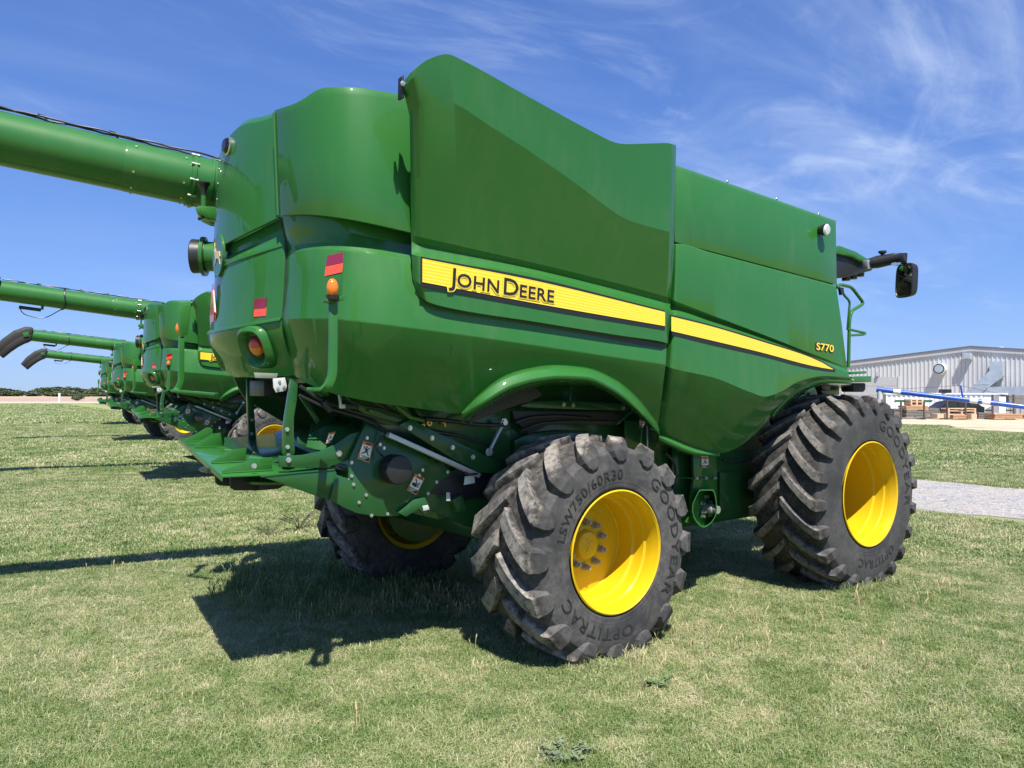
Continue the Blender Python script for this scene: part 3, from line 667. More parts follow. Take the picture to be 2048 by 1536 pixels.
for j in range(2):
    pts = []; off = 0.0
    for i in range(50):
        x = -0.3 + i * 0.068; off = 0.75 * off + rnd.uniform(-0.012, 0.012)
        pts.append(a0 + ad*x + upv*(AR + 0.012 + 0.012*j + 0.010*abs(sin(i*0.5 + j))) + Vector((0, 0.02 + off + 0.02*j, 0)))
    pipe('cable', pts, 0.009, BLACK, AUG, 6)
for x in (0.9, 1.45, 2.3):
    p = a0 + ad*x + upv*(AR + 0.02); pipe('cable_tie', [p - ad*0.03 + Vector((0, -0.03, 0.0)), p + upv*0.03, p + ad*0.05 + Vector((0, 0.04, 0.02))], 0.010, BLACK, AUG, 6)
# hose loop and lamp under the tube, rubber spout at its end
lp = a0 + ad * 1.8; ring = []
for i in range(15):
    t = -0.3 + 2*pi*i/14; ring.append(lp + ad*(0.03*sin(2*t)) + (Vector((0, 1, 0))*sin(t) + upv*cos(t))*(AR + 0.016))
pipe('cable_loop', ring, 0.016, BLACK, AUG, 6)
p = lp - upv*(AR + 0.05); pipe('lamp_bracket', [lp + ad*0.40 - upv*AR, lp + ad*0.40 - upv*(AR + 0.08)], 0.03, GREEN, AUG, 8)
pipe('auger_lamp', [lp + ad*0.42 - upv*(AR + 0.09), lp + ad*0.85 - upv*(AR + 0.09)], 0.04, BLACK, AUG, 10)
pipe('hose', rounded([lp + ad*0.85 - upv*(AR + 0.09), lp + ad*0.75 - upv*(AR + 0.24), lp + ad*0.35 - upv*(AR + 0.30), lp + ad*0.03 - upv*(AR + 0.02)], 0.18, 6), 0.011, BLACK, AUG, 6)
lathe('end_collar', [(ALEN - 0.15, AR), (ALEN - 0.15, AR * 1.08), (ALEN, AR * 1.08), (ALEN, AR)], a0, ad, GREEN, AUG, 32)
sp_rows = []
for f, dz, hh, hw in ((-0.12, 0.0, 0.26, 0.26), (-0.06, 0.0, 0.30, 0.29), (0.10, -0.02, 0.33, 0.31), (0.40, -0.18, 0.32, 0.31), (0.72, -0.46, 0.28, 0.29), (0.98, -0.78, 0.23, 0.26)):
    c = tip + Vector((ad.x, ad.y, 0)).normalized()*f + Vector((0, 0, dz)); lean = min(1.0, f * 0.8)
    dn = (ad*(1 - lean) + Vector((-0.55, 0, -0.85))*lean).normalized(); sd_ = Vector((0, 1, 0)); u = dn.cross(sd_).normalized()
    sp_rows.append([c + sd_*hw*math.copysign(abs(cos(t))**0.4, cos(t)) + u*hh*math.copysign(abs(sin(t))**0.4, sin(t)) for t in [2*pi*i/24 for i in range(25)]])
SPT = grid('rubber_spout', sp_rows, RUBFLAP, AUG, 0.015, 0.006, 35)
c = tip + Vector((-0.1, 0.34, 0.02)); prism('spout_plate', [c + Vector((0.1, 0, 0.1)), c + Vector((-0.1, 0, 0.03)), c + Vector((-0.06, 0, -0.13)), c + Vector((0.12, 0, -0.1))], (0, 0.01, 0), GREEN, SPT, 0.003)
# light pod below the auger root
pw = -0.95
POD = prism('pod', [P(390, 416, pw), P(398, 411, pw), P(432, 413, pw), P(432, 440, pw), P(416, 437, pw), P(395, 427, pw)], (0.10, -0.30, 0), GREEN, CB, 0.012)
lathe('pod_stem', [(-0.02, 0.022), (0.10, 0.022)], P(407, 412, pw - 0.1), (0, 0, 1), GREEN, POD, 10)
lathe('pod_lamp', [(0.09, 0.022), (0.13, 0.024), (0.17, 0.04), (0.195, 0.055), (0.205, 0.055), (0.205, 0.0)], P(407, 412, pw - 0.1), (0, 0, 1), BLACK, POD, 16)
pipe('pod_peg', [P(410, 432, pw - 0.05), P(398, 438, pw - 0.0)], 0.014, BLACK, POD, 8)

SHADED = plain('shaded_plate', (0.20, 0.23, 0.19), 0.6)  # pale plate greyed down: the shade under the tail is in its colour

# ================================================================== underside, chopper and spreader
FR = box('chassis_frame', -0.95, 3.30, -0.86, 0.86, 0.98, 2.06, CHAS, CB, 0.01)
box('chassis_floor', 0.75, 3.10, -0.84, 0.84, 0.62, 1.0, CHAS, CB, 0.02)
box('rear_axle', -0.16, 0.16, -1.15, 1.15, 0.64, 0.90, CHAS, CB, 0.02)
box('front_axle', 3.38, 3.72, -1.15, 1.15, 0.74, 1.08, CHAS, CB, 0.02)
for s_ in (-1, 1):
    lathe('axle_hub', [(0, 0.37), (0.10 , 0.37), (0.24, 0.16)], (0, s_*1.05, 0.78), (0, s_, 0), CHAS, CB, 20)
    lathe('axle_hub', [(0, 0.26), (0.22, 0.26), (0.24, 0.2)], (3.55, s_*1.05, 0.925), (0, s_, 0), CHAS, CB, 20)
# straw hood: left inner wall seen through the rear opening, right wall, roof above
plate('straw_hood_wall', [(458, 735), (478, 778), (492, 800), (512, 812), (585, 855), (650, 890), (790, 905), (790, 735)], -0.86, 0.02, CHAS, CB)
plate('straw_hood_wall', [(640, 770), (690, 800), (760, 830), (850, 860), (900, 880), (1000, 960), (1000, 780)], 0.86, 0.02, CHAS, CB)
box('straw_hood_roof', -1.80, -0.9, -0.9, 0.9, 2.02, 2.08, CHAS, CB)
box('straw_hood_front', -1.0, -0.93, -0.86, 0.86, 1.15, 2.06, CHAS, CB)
# rear lower lamp box, bracket and white plate under the tail
BX = box('hitch_box', -1.95, -1.75, -0.45, -0.1, 1.92, 2.05, BLACK, CB, 0.01)
plate('number_plate', [(508, 745), (556, 747), (553, 757), (510, 756)], 0.62, 0.008, SHADED, CB, 0.002)
WP = plate('reflector_bracket', [(546, 757), (570, 755), (574, 772), (571, 782), (552, 785), (547, 775)], 0.80, 0.008, ALU, CB, 0.002)
for x, y in ((559, 763), (556, 777), (568, 775)): bolt(x, y, 0.803, WP, 0.008, 0.008)
# hanger struts
for w_, pix in ((-0.74, [(493, 745), (507, 745), (507, 800), (513, 884), (512, 893), (501, 893), (498, 884), (495, 800)]),
                (0.88, [(583, 757), (596, 768), (594, 800), (588, 835), (588, 870), (590, 905), (586, 914), (572, 914), (567, 905), (568, 860), (571, 835), (578, 790)])):
    st = plate('hanger_strut', pix, w_, 0.04, CHAS, CB, 0.003)
    for x, y in (((504, 840), (504, 868), (505, 887)) if w_ < 0 else ((574, 859), (575, 894), (577, 911))): bolt(x, y, w_ + 0.004, st, 0.012, 0.012)
# chopper housing side plate, both sides
HP = [(722, 868), (733, 848), (772, 868), (905, 942), (900, 950), (880, 962), (855, 990), (838, 1008), (818, 1025), (795, 1032), (765, 1033), (740, 1031), (712, 1026), (690, 1016), (660, 1000), (672, 949), (698, 958), (699, 918)]
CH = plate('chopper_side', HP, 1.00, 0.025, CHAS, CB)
lathe('chopper_drum', [(-0.95, 0.27), (0.93, 0.27)], Vector((P(785, 950, 1.0).x, 0, P(785, 950, 1.0).z)), (0, 1, 0), CHAS, CB, 24)
for x, y in ((734, 876), (720, 912), (703, 925), (703, 952), (707, 969), (732, 990), (718, 1005), (743, 1031), (775, 1028), (856, 987), (845, 940), (895, 944), (873, 964), (854, 882), (765, 868), (760, 889), (768, 896), (838, 951)):
    bolt(x, y, 1.003, CH, 0.010, 0.010)
# black round bearing cover
cc = P(786, 938, 1.02)
CV_ = lathe('bearing_cover', [(-0.02, 0.104), (0.085, 0.104), (0.10, 0.098), (0.104, 0.085), (0.104, 0.0)], cc, (0, 1, 0), BLACK, CB, 36)
# light bar above the housing
br = [P(775, 869, 1.055), P(957, 951, 1.055)]; bd = (br[1] - br[0]).normalized()
flatbar('grey_bar', br, 0.05, 0.035, GREY, CB, (0, 1, 0)).name = 'support_bar'
RAIL = plate('side_rail', [(798, 850), (822, 838), (848, 852), (1000, 925), (1000, 948), (960, 945), (905, 918)], 1.02, 0.02, CHAS, CB)
for x, y in ((820, 856), (864, 876), (905, 895), (946, 914)): bolt(x, y, 1.024, RAIL, 0.015, 0.012)
plate('upper_rail', [(690, 790), (712, 790), (800, 832), (822, 838), (798, 852), (770, 850), (720, 822)], 0.98, 0.03, CHAS, CB)
plate('rail_bracket', [(788, 808), (795, 818), (820, 838), (850, 845), (850, 838), (826, 832), (803, 812)], 1.06, 0.05, GREEN, CB)
# lower frame running to the rear axle
plate('lower_frame', [(838, 1008), (880, 962), (905, 945), (1000, 950), (1060, 1010), (1060, 1110), (985, 1068), (930, 1052)], 0.92, 0.05, CHAS, CB)
plate('recess_shade_plate', [(850, 985), (915, 935), (1000, 955), (1000, 990), (930, 1000)], 0.94, 0.02, BLACK, CB)  # flat black plate over the frame, standing in for the shade of a recess
plate('valve_block', [(905, 1000), (925, 990), (935, 1022), (918, 1026)], 1.00, 0.08, CHAS, CB)
plate('label_plate', [(930, 953), (949, 950), (950, 966), (928, 970)], 1.05, 0.005, ALU, CB, 0.001)
plate('label_plate', [(893, 985), (900, 985), (901, 1002), (893, 1002)], 1.02, 0.005, ALU, CB, 0.001)
TB = plate('step_bracket', [(798, 1026), (830, 1000), (850, 995), (862, 1018), (850, 1030), (838, 1018), (812, 1034)], 1.04, 0.03, CHAS, CB)
plate('label_plate', [(845, 1012), (856, 1010), (859, 1019), (847, 1022)], 1.046, 0.004, ALU, TB, 0.001)
# spreader arms and chopper hood
UA = plate('spreader_arm', [(558, 911), (566, 912), (605, 910), (640, 903), (670, 889), (700, 868), (722, 862), (722, 868), (699, 918), (690, 924), (668, 930), (655, 937), (559, 934)], 0.97, 0.02, CHAS, CB)
bolt(678, 907, 0.975, UA, 0.017, 0.012); bolt(577, 920, 0.975, UA, 0.015, 0.012)
LA = plate('spreader_side', [(521, 953), (575, 946), (668, 938), (674, 946), (661, 1000), (640, 995), (567, 968)], 0.985, 0.02, CHAS, CB); MIR.append(LA)
loft('arm_web', [[(520, 938, 0.62), (600, 934, 0.62), (668, 931, 0.62)], [(521, 952, 0.99), (600, 944, 0.99), (670, 938, 0.99)]], CHAS, CB, n=8, solid=0.01, bevel=0.003, flip=(0, 0, 1))
loft('chopper_hood', [[(622, 850, 0.30), (668, 832, 0.30), (728, 838, 0.30)], [(618, 868, 0.78), (660, 852, 0.80), (722, 858, 0.82)], [(612, 893, 0.94), (648, 901, 0.94), (719, 866, 0.955)]], CHAS, CB, n=14, solid=0.015, bevel=0.004, flip=(0, 1, 1))
plate('hood_flap', [(596, 873), (606, 884), (640, 890), (640, 902), (596, 890)], 0.80, 0.02, BRASS if False else CHAS, CB)
# tailboard with its vanes
A = P(443, 952, 0.97); B = P(357, 876, -0.97); C = P(577, 946, 0.97); D = B + (C - A)
TBD = prism('tailboard', [A, C, D, B], (0, 0, -0.012), GREEN, CB, 0.003)
f1 = (C - A); f2 = (B - A); fn = f2.cross(f1).normalized(); fn = fn if fn.z > 0 else -fn
prism('tailboard_edge', [A, B, B - Vector((0, 0, 0.035)), A - Vector((0, 0, 0.035))], f1.normalized()*0.008, GREEN, TBD, 0.002)
for tt, d0, d1, h_ in ((0.05, 0.05, 0.82, 0.085), (0.26, 0.05, 0.62, 0.095), (0.68, 0.08, 0.62, 0.11), (0.88, 0.06, 0.62, 0.10)):
    p0 = A + f2*tt + f1*d0 + fn*0.002; p1 = A + f2*(tt + 0.02) + f1*d1 + fn*0.002
    vn = prism('vane', [p0, p1, p1 + fn*h_, p0*0.42 + p1*0.58 + fn*h_*0.92, p0 + fn*0.015], f2.normalized()*0.006, GREEN, TBD, 0.001)
    prism('vane_foot', [p0, p1, p1 + f2.normalized()*-0.035, p0 + f2.normalized()*-0.02], fn*0.006, GREEN, TBD, 0.001)
bolt(508, 932, 0.955, TBD, 0.014)
prism('spreader_deck', [C + Vector((-0.05, -0.03, -0.004)), C + Vector((0.35, -0.03, 0.02)), D + Vector((0.35, 0.03, 0.02)), D + Vector((-0.05, 0.03, -0.004))], (0, 0, -0.012), CHAS, CB, 0.002)
# black rubber skirts of the spreader discs
plate('rubber_skirt', [(431, 951), (463, 955), (463, 973), (438, 971), (432, 965)], 0.30, 0.03, RUBFLAP, CB, 0.004)
plate('rubber_skirt', [(461, 955), (521, 956), (521, 981), (470, 981), (462, 976)], 0.58, 0.03, RUBFLAP, CB, 0.004)
plate('rubber_skirt', [(521, 956), (575, 955), (580, 966), (556, 978), (521, 981)], 0.66, 0.03, RUBFLAP, CB, 0.004)
plate('skirt_rod', [(415, 938), (427, 939), (427, 943), (416, 946)], 0.55, 0.1, BLACK, CB, 0.002)
for c_ in (Vector((-1.98, 0.45, 1.32)), Vector((-1.98, -0.45, 1.32))):
    lathe('spreader_disc', [(0, 0.34), (0.02, 0.36), (0.05, 0.30), (0.10, 0.12), (0.10, 0.0)], c_, (0, 0, 1), CHAS, CB, 24)
# ---- under the wheel arch
plate('arch_beam', [(1062, 803), (1120, 801), (1235, 806), (1262, 812), (1250, 822), (1230, 821), (1062, 816), (1040, 812)], 1.05, 0.03, CHAS, CB)
for x, y in ((1127, 809), (1146, 810), (1246, 816)): bolt(x, y, 1.054, CB, 0.016, 0.012)
plate('arch_post', [(1140, 770), (1144, 770), (1143, 803), (1139, 803)], 1.04, 0.02, CHAS, CB)
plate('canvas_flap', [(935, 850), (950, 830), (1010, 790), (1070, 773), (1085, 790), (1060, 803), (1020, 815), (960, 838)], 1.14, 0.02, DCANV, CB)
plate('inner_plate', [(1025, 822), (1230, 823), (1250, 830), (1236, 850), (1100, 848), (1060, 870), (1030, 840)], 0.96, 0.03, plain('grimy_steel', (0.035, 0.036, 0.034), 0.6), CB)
plate('brace', [(1231, 849), (1237, 850), (1270, 820), (1266, 816)], 1.04, 0.02, CHAS, CB)
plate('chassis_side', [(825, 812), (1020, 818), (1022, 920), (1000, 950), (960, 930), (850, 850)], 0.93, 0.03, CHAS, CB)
rod = pipe('gas_strut', [P(1007, 845, 1.0), P(979, 902, 1.0)], 0.016, GREY, CB, 10)
for x, y in ((1008, 845), (978, 904)): bolt(x, y, 1.01, rod, 0.026, 0.02)
plate('arch_side', [(1250, 840), (1300, 846), (1313, 862), (1313, 900), (1250, 900)], 1.02, 0.02, CHAS, CB)
pipe('thin_rod', [P(1294, 848, 1.06), P(1295, 905, 1.06)], 0.008, GREY, CB, 6)
for x, y, r_ in ((855, 846, 0.022), (843, 851, 0.014)): lathe('port', [(0, r_), (0.03, r_), (0.03, r_*0.5), (0.01, r_*0.5)], P(x, y, 0.98), (0, 1, 0), BRASS, CB, 16)
pipe('tap', [P(881, 845, 0.98), P(889, 845, 0.98), P(890, 853, 0.98)], 0.012, BRASS, CB, 8)
# assorted cables and small brackets along the lower edge of the shield
pipe('cable', rounded([P(700, 800, 1.05), P(725, 812, 1.06), P(760, 816, 1.05), P(800, 832, 1.04)], 0.05), 0.009, BLACK, CB, 6)
pipe('cable', rounded([P(757, 852, 1.02), P(768, 862, 1.06), P(760, 880, 1.05), P(748, 893, 1.04), P(760, 908, 1.05), P(768, 915, 1.10)], 0.04), 0.008, BLACK, CB, 6)
pipe('cable', rounded([P(930, 945, 1.08), P(940, 950, 1.09), P(952, 947, 1.08), P(965, 950, 1.05)], 0.03), 0.009, BLACK, CB, 6)
plate('clip', [(678, 785), (682, 784), (684, 808), (691, 808), (691, 817), (680, 817)], 1.10, 0.02, GREY, CB, 0.002)
plate('clip_block', [(692, 808), (718, 808), (718, 819), (692, 817)], 1.06, 0.03, BLACK, CB, 0.002)
plate('clip_block', [(644, 806), (655, 800), (668, 820), (660, 826)], 1.02, 0.03, BLACK, CB, 0.002)
plate('clip', [(740, 817), (747, 819), (745, 826), (738, 823)], 1.02, 0.02, GREEN, CB, 0.002)
for i, (pts, r_) in enumerate((([(600, 772), (640, 800), (700, 822), (760, 838), (800, 848)], 0.014), ([(598, 790), (650, 815), (720, 835), (770, 858)], 0.010), ([(850, 838), (900, 842), (960, 850), (1015, 850)], 0.016), ([(860, 862), (920, 872), (985, 890)], 0.010), ([(1030, 845), (1060, 835), (1110, 832), (1180, 836)], 0.016), ([(1040, 862), (1080, 846), (1150, 842), (1230, 844)], 0.012), ([(1330, 905), (1350, 925), (1352, 960), (1340, 1000)], 0.014), ([(1445, 920), (1470, 925), (1500, 918)], 0.012))):
    pipe('hose', rounded([P(x, y, 0.97 + 0.02*(i % 3)) for x, y in pts], 0.06, 4), r_, BLACK, CB, 7)
plate('gearbox', [(1030, 880), (1060, 866), (1120, 860), (1180, 862), (1180, 900), (1030, 920)], 0.92, 0.2, CHAS, CB, 0.01)
plate('bracket', [(600, 795), (612, 792), (640, 840), (634, 848)], 0.70, 0.02, CHAS, CB)
plate('bracket', [(880, 868), (905, 874), (930, 905), (900, 898)], 0.955, 0.02, CHAS, CB)
# ---- driveline cover in front of the rear wheel
DC = plate('driveline_cover', [(1386, 893), (1434, 900), (1433, 955), (1434, 1000), (1434, 1030), (1420, 1050), (1407, 1056), (1396, 1050), (1384, 1032), (1382, 1000), (1388, 955)], 1.06, 0.03, GREEN, CB)
UO = [(1396, 984), (1399, 980), (1404, 979), (1424, 979), (1428, 981), (1430, 986), (1433, 1002), (1434, 1016), (1433, 1028), (1429, 1038), (1423, 1047), (1415, 1053), (1407, 1056), (1399, 1052), (1392, 1044), (1387, 1034), (1384, 1022), (1385, 1008), (1390, 996)]
ctr = (1409, 1015)
def ring_off(f, w): return [P(ctr[0] + (x - ctr[0])*f, ctr[1] + (y - ctr[1])*f, w) for x, y in UO + UO[:1]]
grid('guard_rim', [ring_off(1.0, 1.06), ring_off(1.0, 1.22), ring_off(0.93, 1.22), ring_off(0.90, 1.07)], GREEN, DC, 0, 0.003, 30, flip=None)
lathe('drive_shaft', [(0.0, 0.05), (0.10, 0.05), (0.11, 0.038), (0.15, 0.038), (0.15, 0)], P(1411, 1016, 1.06), (0, 1, 0), GREYNUT, DC, 16)
for x, y in ((1403, 1006), (1419, 1004), (1405, 1023), (1418, 1030), (1403, 1032), (1411, 993)): bolt(x, y, 1.075, DC, 0.016, 0.04)
plate('cover_flap', [(1372, 1045), (1381, 1018), (1388, 1020), (1380, 1048)], 1.02, 0.02, GREEN, DC)
pipe('thin_line', [P(1355, 955, 1.0), P(1385, 957, 1.08), P(1432, 956, 1.08)], 0.007, CHAS, CB, 6)
for x in (1392, 1411, 1429): bolt(x, 956, 1.09, DC, 0.012, 0.02)
plate('side_skid', [(1345, 895), (1520, 900), (1520, 1030), (1440, 1038), (1345, 1020)], 0.93, 0.02, CHAS, CB)
plate('box_cover', [(1440, 945), (1482, 945), (1482, 1020), (1440, 1022)], 0.955, 0.02, CHAS, CB)
# ---- warning decals
def decal(name, pix, w, kind, parent):
    a, b, c_, d = [P(x, y, w) for x, y in pix]                      # TL, TR, BR, BL
    vs_ = []; fs = []; mi = []
    def quad(u0, v0, u1, v1, lift, m):
        k0 = len(vs_)
        for u, v in ((u0, v0), (u1, v0), (u1, v1), (u0, v1)): vs_.append(a*(1-u)*(1-v) + b*u*(1-v) + c_*u*v + d*(1-u)*v + Vector((0, lift, 0)))
        fs.append((k0, k0+1, k0+2, k0+3)); mi.append(m)
    def poly(pts, lift, m):
        k0 = len(vs_)
        for u, v in pts: vs_.append(a*(1-u)*(1-v) + b*u*(1-v) + c_*u*v + d*(1-u)*v + Vector((0, lift, 0)))
        fs.append(tuple(range(k0, k0 + len(pts)))); mi.append(m)
    quad(0, 0, 1, 1, 0.002, 1); quad(0.05, 0.17, 0.95, 0.97, 0.004, 0)
    quad(0.30, 0.05, 0.85, 0.12, 0.005, 2)
    quad(0.06, 0.74, 0.94, 0.96, 0.005, 2)
    for q in range(3): quad(0.14, 0.775 + 0.06*q, 0.80 - 0.12*q, 0.80 + 0.06*q, 0.006, 0)
    if kind == 'hand':
        poly([(0.15, 0.50), (0.30, 0.44), (0.52, 0.46), (0.66, 0.52), (0.60, 0.60), (0.62, 0.66), (0.30, 0.64), (0.16, 0.60)], 0.005, 2)
        poly([(0.22, 0.24), (0.34, 0.22), (0.60, 0.44), (0.54, 0.48)], 0.005, 2)
        for q in range(4): poly([(0.60, 0.40 + 0.06*q), (0.85, 0.30 + 0.09*q), (0.87, 0.34 + 0.09*q), (0.62, 0.44 + 0.06*q)], 0.005, 2)
    elif kind == 'figure':
        poly([(0.42, 0.22), (0.54, 0.21), (0.58, 0.28), (0.50, 0.32), (0.42, 0.29)], 0.005, 2)
        poly([(0.40, 0.32), (0.62, 0.34), (0.66, 0.50), (0.52, 0.56), (0.40, 0.46)], 0.005, 2)
        poly([(0.16, 0.64), (0.50, 0.50), (0.56, 0.55), (0.20, 0.69)], 0.005, 2); poly([(0.56, 0.52), (0.66, 0.50), (0.84, 0.68), (0.76, 0.70)], 0.005, 2)
        poly([(0.18, 0.26), (0.24, 0.22), (0.44, 0.36), (0.40, 0.41)], 0.005, 2); poly([(0.60, 0.36), (0.78, 0.24), (0.82, 0.28), (0.64, 0.42)], 0.005, 2)
        for u, v in ((0.2, 0.35), (0.3, 0.5), (0.76, 0.44)): quad(u, v, u + 0.07, v + 0.04, 0.005, 2)
    else:
        poly([(0.42, 0.25), (0.56, 0.27), (0.56, 0.40), (0.78, 0.56), (0.66, 0.60), (0.50, 0.50), (0.28, 0.66), (0.24, 0.60), (0.42, 0.46)], 0.005, 2)
    me = mesh(name, vs_, fs); me.flip_normals()
    for p, m in zip(me.polygons, mi): p.material_index = m
    return obj(name, me, [DECW, DECO, DECK], parent)
decal('warning_decal', [(726, 882), (746, 887), (738, 926), (714, 917)], 1.004, 'figure', CH)
decal('warning_decal', [(830, 947), (849, 957), (832, 990), (813, 980)], 1.004, 'hand', CH)
decal('warning_decal', [(657, 866), (671, 863), (661, 885), (651, 888)], 0.935, 'other', CB)
decal('warning_decal', [(1402, 914), (1417, 914), (1417, 936), (1402, 936)], 1.064, 'other', DC)
decal('warning_decal', [(1278, 839), (1290, 838), (1290, 855), (1278, 855)], 1.024, 'other', CB)

# ================================================================== cab end
CW = 1.12
cab = prism('cab_roof', [P(1668, 494, CW), P(1680, 491, CW), P(1712, 503, CW), P(1740, 520, CW), P(1752, 518, CW), P(1752, 526, CW), P(1738, 530, CW), P(1705, 514, CW), P(1668, 506, CW)], (0, -2*CW, 0), GREEN, CB, 0.01)
prism('roof_underside', [P(1668, 504, CW - 0.04), P(1705, 515, CW - 0.04), P(1738, 531, CW - 0.04), P(1750, 528, CW - 0.04), P(1744, 541, CW - 0.04), P(1690, 555, CW - 0.04), P(1668, 556, CW - 0.04)], (0, -2*CW + 0.08, 0), BLACK, cab, 0.01)
for x, y in ((1692, 556), (1706, 553), (1720, 548)): lathe('roof_lamp', [(0, 0.05), (0.05, 0.045), (0.05, 0)], P(x, y - 3, 1.0), (0, 0, -1), BLACK, cab, 12)
box('cab_glass', 4.05, 4.52, -0.84, 0.84, 1.9, 3.38, GLASSD, CB, 0.04)
box('cab_base', 3.4, 4.5, -0.84, 0.84, 1.55, 1.92, CHAS, CB, 0.03)
box('cab_rear_wall', 3.45, 4.05, -0.84, 0.84, 1.9, 3.2, CHAS, CB, 0.02)
for s_ in (-1, 1):
    box('cab_pillar', 4.02, 4.08, s_*0.82, s_*0.87, 1.9, 3.42, BLACK, CB, 0.01); box('cab_pillar', 4.46, 4.53, s_*0.82, s_*0.87, 1.9, 3.42, BLACK, CB, 0.01)
# mirror arm and mirrors
MW = 1.50
ma = pipe('mirror_arm', [P(1736, 528, 1.16), P(1755, 524, 1.25), P(1790, 517, 1.42), P(1803, 515, MW), P(1808, 524, MW)], 0.05, BLACK, CB, 10, rs=[0.06, 0.075, 0.065, 0.06, 0.035])
plate('arm_clamp', [(1735, 520), (1747, 518), (1748, 536), (1736, 538)], 1.20, 0.06, GREY, ma, 0.004)
lathe('beacon', [(0, 0.02), (0.03, 0.02), (0.05, 0.045), (0.07, 0.045), (0.07, 0)], P(1765, 514, 1.30), (0, 0, 1), BLACK, ma, 12)
cm_ = Vector((CAM_S, CAM_W, CAM_Z))
mc = P(1793, 519, MW - 0.05); dn = (cm_ - mc).normalized() + Vector((-0.55, 0.0, 0)); lathe('round_mirror', [(-0.03, 0.06), (0.0, 0.075), (0.01, 0.07), (0.005, 0.0)], mc, dn, MIRR, ma, 24)
def mirror_head(c, hw, hh, dep, yaw):
    d = Vector((-cos(yaw), sin(yaw), 0)); e1 = Vector((sin(yaw), cos(yaw), 0)); up = Vector((0.10, 0, 1)).normalized()
    def rr(f, h, m=28, sq=4.5):
        r = []
        for i in range(m + 1):
            t = 2*pi*i/m; r.append(c + e1*(hw*f*math.copysign(abs(cos(t))**(2/sq), cos(t))) + up*(hh*f*math.copysign(abs(sin(t))**(2/sq), sin(t))) + d*h)
        return r
    h = grid('mirror_housing', [rr(0.01, -dep), rr(0.7, -dep), rr(0.93, -dep*0.8), rr(1.0, -dep*0.3), rr(1.0, 0.0), rr(0.93, 0.006), rr(0.90, -0.004)], BLACK, CB, 0, 0, 35, flip=d)
    outward(h.data); grid('mirror_pane', [rr(0.90, -0.004), rr(0.5, -0.002), rr(0.01, 0.0)], MIRR, h, 0, 0, 35, flip=d)
    pipe('mirror_stem', [c + up*hh, c + up*(hh + 0.12)], 0.025, BLACK, h, 8)
mirror_head(P(1808, 561, MW), 0.135, 0.20, 0.10, radians(-22))
# hand rails, steps at the front corner
HR = 1.46
pipe('hand_rail', rounded([P(1673, 575, HR), P(1680, 569, HR), P(1703, 574, HR), P(1728, 607, HR), P(1703, 622, HR), P(1699, 640, HR), P(1697, 735, HR)], 0.06, 5), 0.018, GREEN, CB, 10)
pipe('inner_rail', rounded([P(1684, 576, 1.2), P(1687, 589, 1.2), P(1700, 603, 1.2), P(1695, 660, 1.2)], 0.04), 0.014, GREEN, CB, 8)
plate('hinge_bracket', [(1680, 574), (1688, 576), (1687, 589), (1683, 590)], 1.3, 0.03, BLACK, CB, 0.002)
pipe('step_rail', rounded([P(1695, 658, HR), P(1731, 666, HR), P(1728, 669, HR), P(1698, 671, HR)], 0.03), 0.014, GREEN, CB, 8)
plate('step_tread', [(1702, 744), (1733, 742), (1733, 747), (1702, 749)], HR, 0.30, GREEN, CB)
SBK = plate('platform_bracket', [(1702, 753), (1743, 752), (1743, 764), (1702, 765)], HR + 0.04, 0.30, GREEN, CB)
for y in (753, 760): bolt(1705, y, HR + 0.045, SBK, 0.012, 0.012)
plate('rubber_stop', [(1706, 766), (1732, 766), (1732, 780), (1728, 784), (1708, 784)], HR - 0.02, 0.15, RUBFLAP, CB, 0.015)
plate('front_strut', [(1635, 760), (1679, 762), (1679, 790), (1645, 790)], 1.25, 0.06, CHAS, CB)
plate('bracket', [(1640, 762), (1662, 762), (1660, 782), (1645, 780)], 1.38, 0.05, BLACK, CB)

